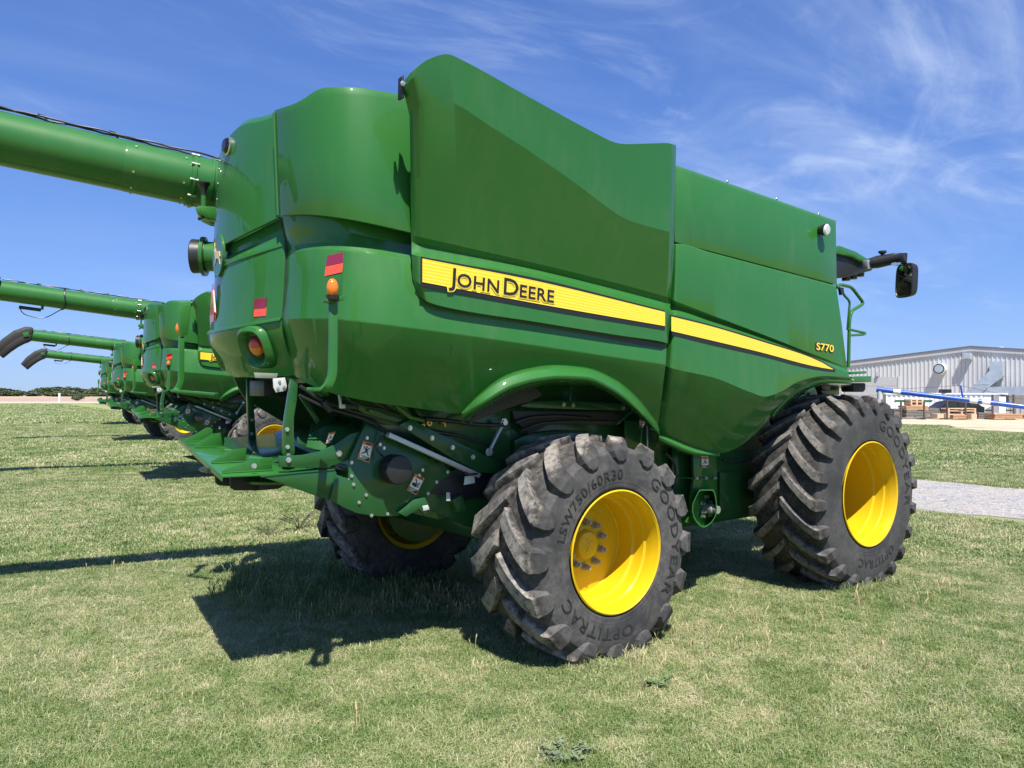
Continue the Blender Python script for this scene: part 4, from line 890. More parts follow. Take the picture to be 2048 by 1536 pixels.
# ================================================================== wheels
def make_wheel(name, cx_, cz, wout, width, R, rimr, nlug, texts, mat, disc_in, nuts, lw=1.0):
    wmid = wout - width / 2; hub = W((cx_, wmid, cz))
    hw = width / 2; crown = R - 0.058
    rimw = hw - 0.02                                   # outer flange just inside the sidewall
    pr = [(rimw + 0.012, rimr + 0.012), (rimw + 0.018, rimr + 0.002), (rimw + 0.006, rimr - 0.010), (rimw - 0.03, rimr - 0.022), (rimw - 0.06, rimr - 0.030), (rimw - 0.10, rimr - 0.032), (rimw - 0.115, rimr - 0.045), (rimw - 0.20, rimr - 0.050), (rimw - 0.215, rimr - 0.070), (rimw - disc_in + 0.01, rimr - 0.078), (rimw - disc_in, rimr - 0.085)]
    if nuts: pr += [(rimw - disc_in - 0.004, 0.27), (rimw - disc_in + 0.004, 0.265), (rimw - disc_in + 0.004, 0.115), (rimw - disc_in + 0.03, 0.110), (rimw - disc_in + 0.05, 0.100), (rimw - disc_in + 0.055, 0.085), (rimw - disc_in + 0.052, 0.0)]
    else: pr += [(rimw - disc_in - 0.004, 0.30), (rimw - disc_in + 0.006, 0.20), (rimw - disc_in + 0.006, 0.0)]
    rim = lathe(name, pr, (0, 0, 0), (0, 1, 0), YELLOW, CB, 72, 24, cap=False); rim.location = hub
    back = lathe('inner_rim', [(-rimw, rimr + 0.01), (-rimw + 0.03, rimr - 0.03), (-0.1, rimr - 0.06), (rimw - disc_in, rimr - 0.09)], (0, 0, 0), (0, 1, 0), YELLOW, rim, 40, cap=False)
    # tyre carcass + lugs
    half = [(hw - 0.035, rimr + 0.004), (hw - 0.012, rimr + 0.03), (hw, rimr + (crown - rimr)*0.38), (hw - 0.004, rimr + (crown - rimr)*0.62), (hw - 0.022, rimr + (crown - rimr)*0.80), (hw - 0.062, crown - 0.030), (hw*0.55, crown - 0.006), (0, crown)]
    prof = half + [(-a, b) for a, b in half[-2::-1]]
    vs_ = []; fs = []; N = 96
    for a, r in prof:
        for k_ in range(N): t = 2*pi*k_/N; vs_.append((cos(t)*r, a, sin(t)*r))
    for i in range(len(prof) - 1):
        for k_ in range(N): q = (k_+1) % N; fs.append((i*N+k_, i*N+q, (i+1)*N+q, (i+1)*N+k_))
    Rr = crown
    sec = [(0.012, crown, (0, 1), 0.056, 0.052), (hw*0.18, crown - 0.001, (0, 1), 0.058, 0.062), (hw*0.38, crown - 0.003, (0, 1), 0.058, 0.064), (hw*0.60, crown - 0.007, (0.05, 1), 0.058, 0.066), (hw*0.80, crown - 0.014, (0.2, 0.98), 0.056, 0.072),
           (hw - 0.055, crown - 0.022, (0.55, 0.84), 0.056, 0.076), (hw - 0.032, crown - 0.062, (0.93, 0.36), 0.044, 0.080), (hw - 0.016, crown - 0.100, (1, 0.12), 0.030, 0.066), (hw - 0.010, crown - 0.128, (1, 0), 0.022, 0.034)]
    lagm = 0.40 * (width / 0.75) * (0.80 / R) * 0.98
    rn = random.Random(11)
    for side in (1, -1):
        for L_ in range(nlug):
            th0 = 2*pi*(L_ + (0.5 if side < 0 else 0.0))/nlug; base = len(vs_)
            for (wq, rq, nv, hh, hwid) in sec:
                u = min(1.0, wq/(hw*0.86)); th = th0 + lagm*(u**0.85)            # shoulder end trails the nose: apex leads when rolling forward
                wa = lw*hwid*1.22/Rr; wb = lw*hwid*0.84/Rr
                for da, h in ((-wa, -0.012), (-wb, hh), (wb, hh), (wa, -0.012)):
                    rr_ = rq + nv[1]*h; ww = wq + nv[0]*h; a = th + da
                    vs_.append((cos(a)*rr_, side*ww, sin(a)*rr_))
            m = len(sec)
            for i in range(m - 1):
                for k_ in range(3): a = base + i*4 + k_; fs.append((a, a+1, a+5, a+4))
            fs.append((base, base+1, base+2, base+3)); e = base + (m-1)*4; fs.append((e+3, e+2, e+1, e))
    vs_ = [(a, b*(1 + 0.10*max(0.0, (-c - cz*0.72)/R)), max(c, -cz - 0.02)) for a, b, c in vs_]      # squashed flat where it stands
    me = mesh('tyre', vs_, fs); outward(me)
    ty = obj('tyre', me, mat, rim); mods(ty, 0, 0.0022, seg=1, ang=16, bang=40)
    # raised lettering on the outer sidewall
    for body, a0_, a1_, rad, hgt in texts:
        tm = text_mesh(body, 1.0, 0.0, 0.0, 1.15); x0 = min(v.co.x for v in tm.vertices); x1 = max(v.co.x for v in tm.vertices)
        tv_ = []; tf = []
        sidew = lambda r: float(np.interp(r, [h[1] for h in half], [h[0] for h in half]))
        for lay_ in (0, 1):
            for v in tm.vertices:
                an = radians(a0_ + (a1_ - a0_)*(v.co.x - x0)/(x1 - x0)); r = rad + (v.co.y - 0.35)*hgt/0.70
                tv_.append((cos(an)*r, sidew(r) + (0.005 if lay_ else -0.004), sin(an)*r))
        nv_ = len(tm.vertices)
        bm = bmesh.new(); bm.from_mesh(tm); be = [(e.verts[0].index, e.verts[1].index) for e in bm.edges if e.is_boundary]; bm.free()
        tf = [tuple(i + nv_ for i in p.vertices) for p in tm.polygons] + [(a, b, b + nv_, a + nv_) for a, b in be]
        mt = mesh('lettering', tv_, tf); outward(mt); obj('lettering', mt, LETTER, rim)
    if nuts:
        for k_ in range(10):
            t = 2*pi*k_/10 + 0.3; c = Vector((cos(t)*0.172, rimw - disc_in, sin(t)*0.172))
            nt = lathe('lug_nut', [(0.0, 0.032), (0.012, 0.032), (0.014, 0.024), (0.058, 0.024), (0.060, 0.014), (0.078, 0.013), (0.078, 0)], c, (0, 1, 0), GREYNUT, rim, 10)
        for k_ in range(5):
            t = 2*pi*k_/5 + 0.5
            prism('hub_star', [Vector((cos(t + q)*r, rimw - disc_in + 0.052, sin(t + q)*r)) for q, r in ((0, 0.058), (0.45, 0.026), (0.0, 0.010))], (0, 0.004, 0), BRASS, rim, 0)
    return rim
TR_R = tyre_mat('worn_tyre_rubber', 0.855, 1, 1.0); TR_F = tyre_mat('front_tyre_rubber', 1.01, 1, 0.45)
WR = make_wheel('rear_wheel', 0.0, 0.78, 1.85, 0.75, 0.855, 0.445, 16,
    [('LSW750/60R30', 166, 86, 0.575, 0.072), ('GOODYEAR', 55, -38, 0.615, 0.085), ('OPTITRAC', -76, -152, 0.59, 0.085)], TR_R, 0.36, True, 1.12)
WF = make_wheel('front_wheel', 3.55, 0.925, 1.86, 0.80, 1.01, 0.52, 22,
    [('GOODYEAR', 78, -14, 0.72, 0.105), ('OPTITRAC', -55, -112, 0.70, 0.085)], TR_F, 0.60, False, 0.72)

bake()
for o in MIR:
    c = mirrored(o)
    if o.name.split('.')[0] in ('tank_rear_panel', 'shadow_recess', 'side_shield'): c.location.x += 0.16      # the left corner sits a little further forward
def mirror_tree(o):
    c = mirrored(o)
    for ch in [x for x in o.children if not x.name.startswith('lettering')]:
        m = mirrored(ch, c)
    return c
mirror_tree(WR); mirror_tree(WF)
bpy.context.view_layer.update()

tag(CB, 'nearest green combine harvester with yellow wheels, name stripe and mud-caked rear tyre', 'combine', 'combines parked in a row on the grass')
SKIP = ('bolt', 'rivet', 'flange_bolt', 'lettering', 'lettering_outline', 'lug_nut', 'hub_star', 'cable_tie', 'weld_seam', 'clip', 'port', 'tap', 'label_plate', 'thin_line', 'thin_rod')
KIDS = {}
for o in COL.objects:
    if o.parent is not None: KIDS.setdefault(o.parent, []).append(o)
def copy_tree(o, parent, far):
    c = o.copy(); COL.objects.link(c); c.parent = parent
    for ch in KIDS.get(o, []):
        if far and ch.name.split('.')[0] in SKIP: continue
        copy_tree(ch, c, far)
    return c
for i, (ds, dw, rz, lab) in enumerate([
        (2.0, -12.75, 0.0, 'second combine in the row, half hidden behind the nearest one'),
        (3.97, -28.4, 0.0, 'third combine in the row, dark rubber auger spout cut by the left picture edge'),
        (6.2, -45.8, 0.0, 'farthest combine in the row, its whole drooping auger spout showing against the sky')]):
    c = copy_tree(CB, None, i > 0); c.location = (ds, -dw, 0); c.rotation_euler = (0, 0, rz); tag(c, lab, 'combine', 'combines parked in a row on the grass')

# ================================================================== ground
def sheet(name, pts, z, mat, grid_n=None):
    me = bpy.data.meshes.new(name); me.from_pydata([(x, y, z) for x, y in pts], [], [tuple(range(len(pts)))]); me.update()
    if me.polygons[0].normal.z < 0: me.flip_normals()
    return struct(obj(name, me, mat))
def gp(px, py): v = PZ(px, py, 0.0); return (v.x, -v.y)
# lawn soil under the blades
k = NT('lawn'); co = k.coord('Generated'); co = k.coord('Object')
n1 = k.noise(co, 0.35, 6, 0.6, 0.5); n2 = k.noise(co, 2.6, 6, 0.65); n3 = k.noise(co, 26, 5, 0.7); n4 = k.noise(k.coord('Object', (0.5, 2.2, 1)), 0.9, 5, 0.6)
c1 = k.ramp(n2, [(0.30, (0.165, 0.22, 0.072)), (0.50, (0.25, 0.285, 0.118)), (0.72, (0.42, 0.40, 0.22))])
c2 = k.ramp(n1, [(0.30, (0.165, 0.23, 0.072)), (0.52, (0.265, 0.295, 0.125)), (0.72, (0.43, 0.41, 0.23))])
c3 = k.mix(0.5, c1, c2); c3 = k.mix(k.rng(n4, 0.35, 0.7, 0, 0.35), c3, (0.36, 0.335, 0.175))
k.base(k.mix(k.rng(n3, 0.35, 0.65, 0.0, 0.55), c3, (0.13, 0.16, 0.055))); k.set(Roughness=0.95, Specular_IOR_Level=0.1)
k.bump(k.math('ADD', n3, k.math('MULTIPLY', k.noise(co, 90, 3), 0.6)), 0.9, 0.03); LAWN = k.m
bm = bmesh.new(); bmesh.ops.create_circle(bm, cap_ends=True, radius=3000, segments=64); me = bpy.data.meshes.new('lawn'); bm.to_mesh(me); bm.free()
LAWNO = struct(obj('lawn', me, LAWN)); LAWNO.location = (0, 0, 0)
k = NT('gravel'); co = k.coord(); v = k.n('ShaderNodeTexVoronoi'); v.inputs['Scale'].default_value = 20; k.l(co, v.inputs['Vector'])
g = k.ramp(v.outputs['Color'], [(0.0, (0.13, 0.125, 0.12)), (1.0, (0.44, 0.425, 0.42))]); k.base(k.mix(k.rng(k.noise(k.coord('Object', (0.35, 2.0, 1)), 1.2, 6), 0.38, 0.65, 0, 0.7), g, (0.36, 0.32, 0.28))); k.set(Roughness=0.95)
k.bump(v.outputs['Distance'], 1.0, 0.03); GRAV = k.m
k = NT('pale_sand'); co = k.coord(); k.base(k.ramp(k.noise(co, 0.5, 7, 0.65), [(0.3, (0.36, 0.30, 0.20)), (0.7, (0.50, 0.43, 0.31))])); k.set(Roughness=0.95); k.bump(k.noise(co, 6, 5), 0.6, 0.05); SAND = k.m
k = NT('stubble_field'); co = k.coord(); k.base(k.ramp(k.noise(k.coord('Object', (0.02, 0.3, 1)), 1.0, 6, 0.6), [(0.3, (0.30, 0.215, 0.12)), (0.7, (0.42, 0.32, 0.19))])); k.set(Roughness=1.0); FIELD = k.m
k = NT('stony_verge'); co = k.coord(); k.base(k.ramp(k.noise(co, 0.8, 6, 0.7), [(0.3, (0.22, 0.15, 0.115)), (0.7, (0.42, 0.32, 0.26))])); k.set(Roughness=1.0); VERGE = k.m
# gravel drive: straight across to the right
e = [gp(1830, 959), gp(2048, 979)]; f_ = [gp(1830, 1021), gp(2048, 1040)]
def ext(a, b, t): return (a[0] + (b[0]-a[0])*t, a[1] + (b[1]-a[1])*t)
def wavy(a, b, t0, t1, n, amp, seed):
    r = random.Random(seed); nx, ny = -(b[1]-a[1]), b[0]-a[0]; l = math.hypot(nx, ny); o = []; w_ = 0
    for i in range(n):
        t = t0 + (t1 - t0)*i/(n - 1); w_ = 0.7*w_ + r.uniform(-amp, amp); p = ext(a, b, t); o.append((p[0] + nx/l*w_, p[1] + ny/l*w_))
    return o
# the drive runs nearly parallel to the row's front
up = wavy(e[0], e[1], -6, 9, 160, 0.10, 1); lo_ = wavy(f_[0], f_[1], -6, 9, 160, 0.10, 2)
GDRIVE = sheet('gravel_drive', up + lo_[::-1], 0.006, GRAV)
sa = [gp(1680, 845), gp(1800, 849), gp(1890, 851), gp(1905, 856), gp(1920, 859), gp(2048, 866), gp(2400, 884)]
sb = [gp(2600, 815), gp(1500, 815)]
sheet('yard_dirt', sa + sb, 0.006, SAND)
# far left: pale road, stony verge, stubble rising behind
LT = lambda px, py: gp(px, py)
sheet('far_road', [gp(-700, 807.5), gp(330, 806), gp(330, 803), gp(-700, 803.5)], 0.02, SAND)
def slope(name, y0, y1, z0, z1, mat, x0=-900, x1=420):
    a, b = PZ(x0, y0, 0), PZ(x1, y0, 0); dirc = (b - a).normalized(); away = Vector((ray(200, 785).x, ray(200, 785).y, 0)).normalized()
    return a, b
def depth_pt(px, dep, z): d = ray(px, 785.2); return (CAM_S + d.x*dep, -(CAM_W + d.y*dep), z)
def band(name, rows, mat):
    n = len(rows[0]); me = bpy.data.meshes.new(name); me.from_pydata([p for r in rows for p in r], [], [(i*n+j, i*n+j+1, (i+1)*n+j+1, (i+1)*n+j) for i in range(len(rows)-1) for j in range(n-1)]); me.update()
    if me.polygons[0].normal.z < 0: me.flip_normals()
    return struct(obj(name, me, mat))
PXS = list(range(-1500, 500, 100))
band('stony_verge', [[depth_pt(x, 162, 0.02) for x in PXS], [depth_pt(x, 175, 0.12) for x in PXS], [depth_pt(x, 240, 0.14 + 0.08*sin(x*0.02)) for x in PXS]], VERGE)
band('stubble_field', [[depth_pt(x, 235, 0.08) for x in PXS], [depth_pt(x, 300, 0.2) for x in PXS], [depth_pt(x, 900, 0.5) for x in PXS]], FIELD)

# ================================================================== grass
k = NT('grass_blade'); oi = k.n('ShaderNodeObjectInfo'); ge = k.n('ShaderNodeNewGeometry')
pn1 = k.noise(ge.outputs['Position'], 0.35, 6, 0.6, 0.5); pn2 = k.noise(ge.outputs['Position'], 2.2, 5, 0.6); pn3 = k.noise(ge.outputs['Position'], 60, 2, 0.6)
mixv = k.math('ADD', k.math('MULTIPLY', oi.outputs['Random'], 0.36), k.math('ADD', k.math('MULTIPLY', k.rng(pn1, 0.22, 0.78, 0.20, 0.80), 0.50), k.math('ADD', k.math('MULTIPLY', k.rng(pn2, 0.25, 0.75, 0.1, 0.9), 0.36), k.math('MULTIPLY', pn3, 0.24))))
gc = k.ramp(mixv, [(0.43, (0.114, 0.210, 0.048)), (0.57, (0.180, 0.276, 0.082)), (0.70, (0.300, 0.366, 0.150)), (0.83, (0.48, 0.49, 0.26)), (0.95, (0.65, 0.59, 0.38))])
k.base(gc); k.set(Roughness=0.55, Specular_IOR_Level=0.3)
tl = k.n('ShaderNodeBsdfTranslucent'); k.l(gc, tl.inputs[0]); ms = k.n('ShaderNodeMixShader'); ms.inputs[0].default_value = 0.35
k.l(k.b.outputs[0], ms.inputs[1]); k.l(tl.outputs[0], ms.inputs[2]); k.l(ms.outputs[0], k.o.inputs[0]); BLADE = k.m
STRAW = plain('straw_stalk', (0.42, 0.34, 0.17), 0.7, var=0.25)
STALK = plain('green_stalk', (0.15, 0.21, 0.06), 0.7, var=0.25)
def tuft(seed, nb, rad, h0, h1, wid, lean, mat, head=0.0):
    r = random.Random(seed); vs_ = []; fs = []
    for _ in range(nb):
        a = r.uniform(0, 2*pi); q = rad*sqrt(r.random()); x, y = q*cos(a), q*sin(a); h = r.uniform(h0, h1); t = r.uniform(0, 2*pi); l = h*r.uniform(0.1, lean)
        bx, by = cos(t)*wid*r.uniform(0.7, 1.3)/2, sin(t)*wid/2; ang = r.uniform(0, 2*pi); dx, dy = cos(ang)*l, sin(ang)*l; b = len(vs_)
        vs_ += [(x-bx, y-by, -0.005), (x+bx, y+by, -0.005), (x+bx*0.8+dx*0.35, y+by*0.8+dy*0.35, h*0.6), (x-bx*0.8+dx*0.35, y-by*0.8+dy*0.35, h*0.6), (x+dx, y+dy, h*(1.0 - 0.25*lean))]
        fs += [(b, b+1, b+2, b+3), (b+3, b+2, b+4)]
        if head:
            c = len(vs_); hx, hy = cos(t)*head/2, sin(t)*head/2; z0, z1 = h*0.72, h*1.02
            px_, py_ = x + dx*0.6, y + dy*0.6
            vs_ += [(px_-hx*0.5, py_-hy*0.5, z0), (px_+hx*0.5, py_+hy*0.5, z0), (px_+hx+dx*0.3, py_+hy+dy*0.3, (z0+z1)/2), (x+dx*1.1, y+dy*1.1, z1), (px_-hx+dx*0.3, py_-hy+dy*0.3, (z0+z1)/2)]
            fs.append((c, c+1, c+2, c+3, c+4))
    me = bpy.data.meshes.new('tuft'); me.from_pydata(vs_, [], fs); me.update(); me.materials.append(mat)
    return me
def scatter(name, pts, tufts, smin, smax, label):
    cset = bpy.data.collections.new(name + '_kinds')
    for i, t in enumerate(tufts):
        o = bpy.data.objects.new('grass_tuft', t); cset.objects.link(o)
    me = bpy.data.meshes.new(name); me.from_pydata([tuple(p) for p in pts], [], []); me.update()
    o = obj(name, me, None); o['kind'] = 'stuff'; o['label'] = label; o['category'] = 'grass'
    ng = bpy.data.node_groups.new(name, 'GeometryNodeTree'); ng.interface.new_socket('Geometry', in_out='INPUT', socket_type='NodeSocketGeometry'); ng.interface.new_socket('Geometry', in_out='OUTPUT', socket_type='NodeSocketGeometry')
    N = ng.nodes.new; gi = N('NodeGroupInput'); go = N('NodeGroupOutput'); ip = N('GeometryNodeInstanceOnPoints'); ci = N('GeometryNodeCollectionInfo'); ci.inputs['Collection'].default_value = cset
    ci.inputs['Separate Children'].default_value = True; ci.inputs['Reset Children'].default_value = True; ip.inputs['Pick Instance'].default_value = True
    rr = N('FunctionNodeRandomValue'); rr.data_type = 'FLOAT_VECTOR'; rr.inputs[0].default_value = (-0.12, -0.12, 0); rr.inputs[1].default_value = (0.12, 0.12, 6.283)
    rs = N('FunctionNodeRandomValue'); rs.data_type = 'FLOAT'; rs.inputs[2].default_value = smin; rs.inputs[3].default_value = smax; rs.inputs['Seed'].default_value = 5
    L = ng.links.new; L(gi.outputs[0], ip.inputs['Points']); L(ci.outputs[0], ip.inputs['Instance']); L(rr.outputs[0], ip.inputs['Rotation']); L(rs.outputs[1], ip.inputs['Scale']); L(ip.outputs[0], go.inputs[0])
    md = o.modifiers.new('grass', 'NODES'); md.node_group = ng
    return o
rng = np.random.default_rng(4)
cs = np.array([CAM_S, -CAM_W]); fd = np.array([FS, -FW]); rt = np.array([0.8007, -0.599])
drive_n = np.array([-(e[1][1]-e[0][1]), e[1][0]-e[0][0]]); drive_n /= np.linalg.norm(drive_n)
da = sorted([float(np.dot(np.array(e[0]), drive_n)), float(np.dot(np.array(f_[0]), drive_n))])
def frust(n, d0, d1, margin):
    d = np.sqrt(rng.random(n)*(d1**2 - d0**2) + d0**2); l = (rng.random(n)*2 - 1)*(d*0.69 + margin)
    p = cs + fd*d[:, None] + rt*l[:, None]
    q = p @ drive_n; keep = ~((q > da[0] - 0.05) & (q < da[1] + 0.05))
    pxx = 1024 + 1540*l/d; pyy = 785 + 3003/d
    keep &= ~((pxx > 1600) & (pyy < np.interp(pxx, [1600, 1800, 1890, 1905, 1920, 2048, 2400], [843, 849, 851, 856, 859, 866, 884]) + 0.3))
    # nothing grows up through a tyre standing on it
    for tx, ty_, hl, hwid in ((0, -1.475, 0.26, 0.36), (0, 1.475, 0.26, 0.36), (3.55, -1.46, 0.30, 0.38), (3.55, 1.46, 0.30, 0.38)):
        keep &= ~((abs(p[:, 0] - tx) < hl) & (abs(p[:, 1] - ty_) < hwid))
    p = p[keep]; return np.c_[p, np.zeros(len(p))]
short = [tuft(s, 22, 0.06, 0.018, 0.050, 0.0042, 1.5, BLADE) for s in range(8)]
mid = [tuft(40 + s, 22, 0.11, 0.03, 0.065, 0.010, 1.4, BLADE) for s in range(6)]
far = [tuft(60 + s, 20, 0.24, 0.04, 0.08, 0.026, 1.3, BLADE) for s in range(6)]
scatter('lawn_grass', frust(62000, 3.0, 9.0, 1.2), short, 0.7, 1.35, 'short sunlit grass blades covering the foreground').data.update()
scatter('lawn_grass', frust(60000, 8.6, 20.0, 1.0), mid, 0.7, 1.3, 'short grass around and behind the nearest combine')
scatter('lawn_grass', frust(52000, 19.5, 48.0, 1.0), far, 0.7, 1.3, 'short grass further off under the other combines')
scatter('lawn_grass', frust(42000, 47.0, 128.0, 1.0), [tuft(160 + s, 16, 0.6, 0.05, 0.10, 0.07, 1.2, BLADE) for s in range(5)], 0.7, 1.3, 'short grass stretching away to the far road')
# unmown stalks in the shade of the machine and against its tyres
def patch(n, cx_, cy_, rx, ry): a = rng.random(n)*2*pi; q = np.sqrt(rng.random(n)); return np.c_[cx_ + rx*q*np.cos(a), cy_ + ry*q*np.sin(a), np.zeros(n)]
tallg = [tuft(80 + s, 7, 0.07, 0.12, 0.26, 0.006, 0.5, STALK, 0.012) for s in range(5)]
tuftg = [tuft(90 + s, 22, 0.08, 0.05, 0.13, 0.006, 0.9, BLADE) for s in range(5)]
talls = [tuft(85 + s, 5, 0.06, 0.08, 0.17, 0.005, 0.5, STRAW, 0.011) for s in range(4)]
g1 = PZ(700, 1180, 0); g2 = PZ(900, 1190, 0)
scatter('unmown_grass', np.vstack([patch(260, -1.0, 1.3, 1.0, 1.2), patch(160, 1.3, 0.6, 1.2, 1.3)]), tallg, 0.55, 1.0, 'taller unmown grass stalks in the shade under the combine')
def round_tyre(cx_, cy_, hl, hwid, n):
    o = []
    for _ in range(n):
        t = rng.random()*2*pi; o.append((cx_ + (hl + 0.05 + 0.12*rng.random())*np.sign(cos(t))*abs(cos(t))**0.5, cy_ + (hwid + 0.04 + 0.10*rng.random())*np.sign(sin(t))*abs(sin(t))**0.5, 0))
    return np.array(o)
scatter('tyre_tufts', np.vstack([round_tyre(0, -1.475, 0.30, 0.38, 50), round_tyre(3.55, -1.46, 0.36, 0.42, 80), round_tyre(3.55, 1.46, 0.3, 0.4, 40), round_tyre(0, 1.475, 0.28, 0.37, 60)]), tuftg, 0.7, 1.2, 'longer grass tufts pressed up against the tyres')
scatter('dry_stalks', np.vstack([patch(70, g1.x, -g1.y - 0.75, 0.9, 0.35), patch(60, g2.x + 0.3, -g2.y - 0.5, 0.8, 0.35), patch(24, 0.9, -2.1, 1.2, 0.5), patch(20, 3.3, -2.3, 0.9, 0.4), frust(160, 3.8, 12, 0.5)]), talls, 0.6, 1.1, 'dry straw coloured seed stalks standing in the lawn')
# a dark seeding weed beside the far rear tyre and a leafy weed in the foreground
def weed(name, loc, n, h, spread, mat, leafw, leafl, label):
    root = empty(name, loc); r = random.Random(n + int(h*100))
    for i in range(n):
        a = r.uniform(0, 2*pi); tipv = Vector((cos(a)*spread*r.uniform(0.4, 1), sin(a)*spread*r.uniform(0.4, 1), h*r.uniform(0.6, 1)))
        b_ = [Vector((0, 0, -0.01)), Vector((tipv.x*0.35, -tipv.y*0.35, tipv.z*0.6)), Vector((tipv.x, -tipv.y, tipv.z))]
        stem = pipe('stem', b_, 0.004, mat, root, 5)
        vs_ = []; fs = []
        for q in range(12):
            t = 0.25 + 0.75*q/11; p = b_[1]*(1-t)*(1.0) + b_[2]*t; an = r.uniform(0, 2*pi); d = Vector((cos(an), sin(an), r.uniform(-0.2, 0.6))).normalized()*leafl*r.uniform(0.6, 1.2); sd_ = Vector((-d.y, d.x, 0)).normalized()*leafw; k0 = len(vs_)
            vs_ += [p, p + d*0.5 + sd_, p + d, p + d*0.5 - sd_]; fs.append((k0, k0+1, k0+2, k0+3))
        obj('leaves', mesh('leaves', vs_, fs), mat, stem)
    tag(root, label, 'weed'); return root
WEED = plain('dark_weed', (0.075, 0.060, 0.045), 0.8, var=0.3); WEEDG = plain('leafy_weed', (0.10, 0.16, 0.055), 0.7, var=0.3); WEEDS = plain('grey_green_weed', (0.13, 0.165, 0.085), 0.8, var=0.25)
v = PZ(600, 1062, 0); weed('seeding_weed', (v.x, -v.y, 0), 12, 0.28, 0.34, WEED, 0.012, 0.05, 'dark brown seeding weed at the edge of the machine shadow')
v = PZ(540, 1075, 0); weed('seeding_weed', (v.x, -v.y, 0), 7, 0.18, 0.25, WEED, 0.008, 0.05, 'thin dark weed stalks left of the brown seeding weed')
v = PZ(1316, 1374, 0); weed('leafy_weed', (v.x, -v.y, 0), 6, 0.05, 0.10, WEEDG, 0.010, 0.05, 'small bright green broad-leaved weed in front of the rear tyre')
v = PZ(1130, 1515, 0); weed('leafy_weed', (v.x, -v.y, 0), 18, 0.05, 0.17, WEEDS, 0.008, 0.035, 'low grey green feathery weed at the bottom edge of the picture')

# ================================================================== the yard on the right
def Wd(px, py, dep): return W(PD(px, py, dep))
def base_pt(px, dep): d = ray(px, 785.2); return Vector((CAM_S + d.x*dep, -(CAM_W + d.y*dep), 0))
CR = Vector((0.8007, -0.599, 0)); CFW = Vector((FS, -FW, 0))           # picture right / away, in world
def wobj(name, verts, faces, mat, parent, bevel=0.0, ang=30):
    me = bpy.data.meshes.new(name); me.from_pydata([tuple(v) for v in verts], [], faces); me.update(); outward(me); tidy(me, ang); o = obj(name, me, mat, parent)
    return o
def wbox(name, c, ax, ay, hx, hy, z0, z1, mat, parent):                # upright box: c on the ground, half sizes along ax, ay
    vs_ = [c + ax*sx*hx + ay*sy*hy + Vector((0, 0, z)) for z in (z0, z1) for sx, sy in ((-1, -1), (1, -1), (1, 1), (-1, 1))]
    return wobj(name, vs_, [(0, 1, 2, 3), (4, 5, 6, 7), (0, 1, 5, 4), (1, 2, 6, 5), (2, 3, 7, 6), (3, 0, 4, 7)], mat, parent)
k = NT('ribbed_metal'); co = k.coord(); k.base(k.mix(k.rng(k.noise(k.coord('Object', (3, 3, 0.25)), 1.2, 5), 0.4, 0.75, 0, 0.35), (0.54, 0.54, 0.55), (0.43, 0.41, 0.40))); k.set(Roughness=0.45, Metallic=0.15); METAL = k.m
TRIM = plain('dark_roof_trim', (0.12, 0.12, 0.14), 0.5); FASC = plain('grey_fascia', (0.42, 0.42, 0.44), 0.6); GALV = plain('galvanised_duct', (0.48, 0.54, 0.60), 0.35, 0.45, nscale=2.0); DOORG = plain('door_panel_grey', (0.42, 0.42, 0.43), 0.6); WHITE = plain('white_paint', (0.72, 0.73, 0.75), 0.5); TIMB = plain('sawn_timber', (0.42, 0.25, 0.14), 0.8, var=0.3, nscale=14); TIMP = plain('pale_timber', (0.58, 0.42, 0.28), 0.8, var=0.25, nscale=14); TIMG = plain('weathered_timber', (0.16, 0.15, 0.14), 0.85, var=0.3); RUST = plain('rusty_steel', (0.09, 0.055, 0.05), 0.7); BLUEP = plain('blue_paint', (0.012, 0.075, 0.42), 0.35, coat=0.5, var=0.2); CARB = plain('black_car_paint', (0.008, 0.008, 0.010), 0.35)
al = radians(40); bx_ = (CR*cos(al) - CFW*sin(al)).normalized(); by_ = Vector((-bx_.y, bx_.x, 0)); by_ = by_ if by_.dot(CFW) > 0 else -by_
R0 = base_pt(1942, 70.0); RIDGE = 1.95 + 92*70/1540.0; SL = 0.105
def roofz(t): return RIDGE - SL*abs(t)
T0, T1 = -22.0, 26.0
BL = empty('metal_building', R0); off = R0
def bp(t, d, z): return bx_*t + by_*d + Vector((0, 0, z))
# ribbed gable wall: trapezoid ribs in plan
prof = []; t = T0; pitch = 0.36
while t < T1: prof += [(t, 0.0), (t + 0.20, 0.0), (t + 0.235, -0.05), (t + 0.325, -0.05)]; t += pitch
vs_ = [bp(t, d, 0) for t, d in prof] + [bp(t, d, roofz(t) - 0.30) for t, d in prof]; n = len(prof)
wobj('ribbed_wall', vs_, [(i, i+1, n+i+1, n+i) for i in range(n - 1)], METAL, BL, ang=15)
def gable(name, z0, z1, d0, d1, mat):
    q = [T0 - 0.3, 0.0, T1 + 0.3]; vs_ = [bp(t, d, roofz(t) + z) for d in (d0, d1) for z in (z0, z1) for t in q]
    fs = []
    for j in range(2): fs += [(j, j+1, 3+j+1, 3+j), (6+j, 6+j+1, 9+j+1, 9+j), (j, j+1, 6+j+1, 6+j), (3+j, 3+j+1, 9+j+1, 9+j)]
    fs += [(0, 3, 9, 6), (2, 5, 11, 8)]
    return wobj(name, vs_, fs, mat, BL)
gable('fascia', -0.42, -0.06, -0.16, 0.02, FASC); gable('roof_trim', -0.06, 0.06, -0.22, 0.05, TRIM); gable('roof', -0.10, 0.02, 0.05, 40, TRIM)
for t in (T0, T1): wobj('side_wall', [bp(t, 0, 0), bp(t, 40, 0), bp(t, 40, roofz(t)), bp(t, 0, roofz(t))], [(0, 1, 2, 3)], METAL, BL)
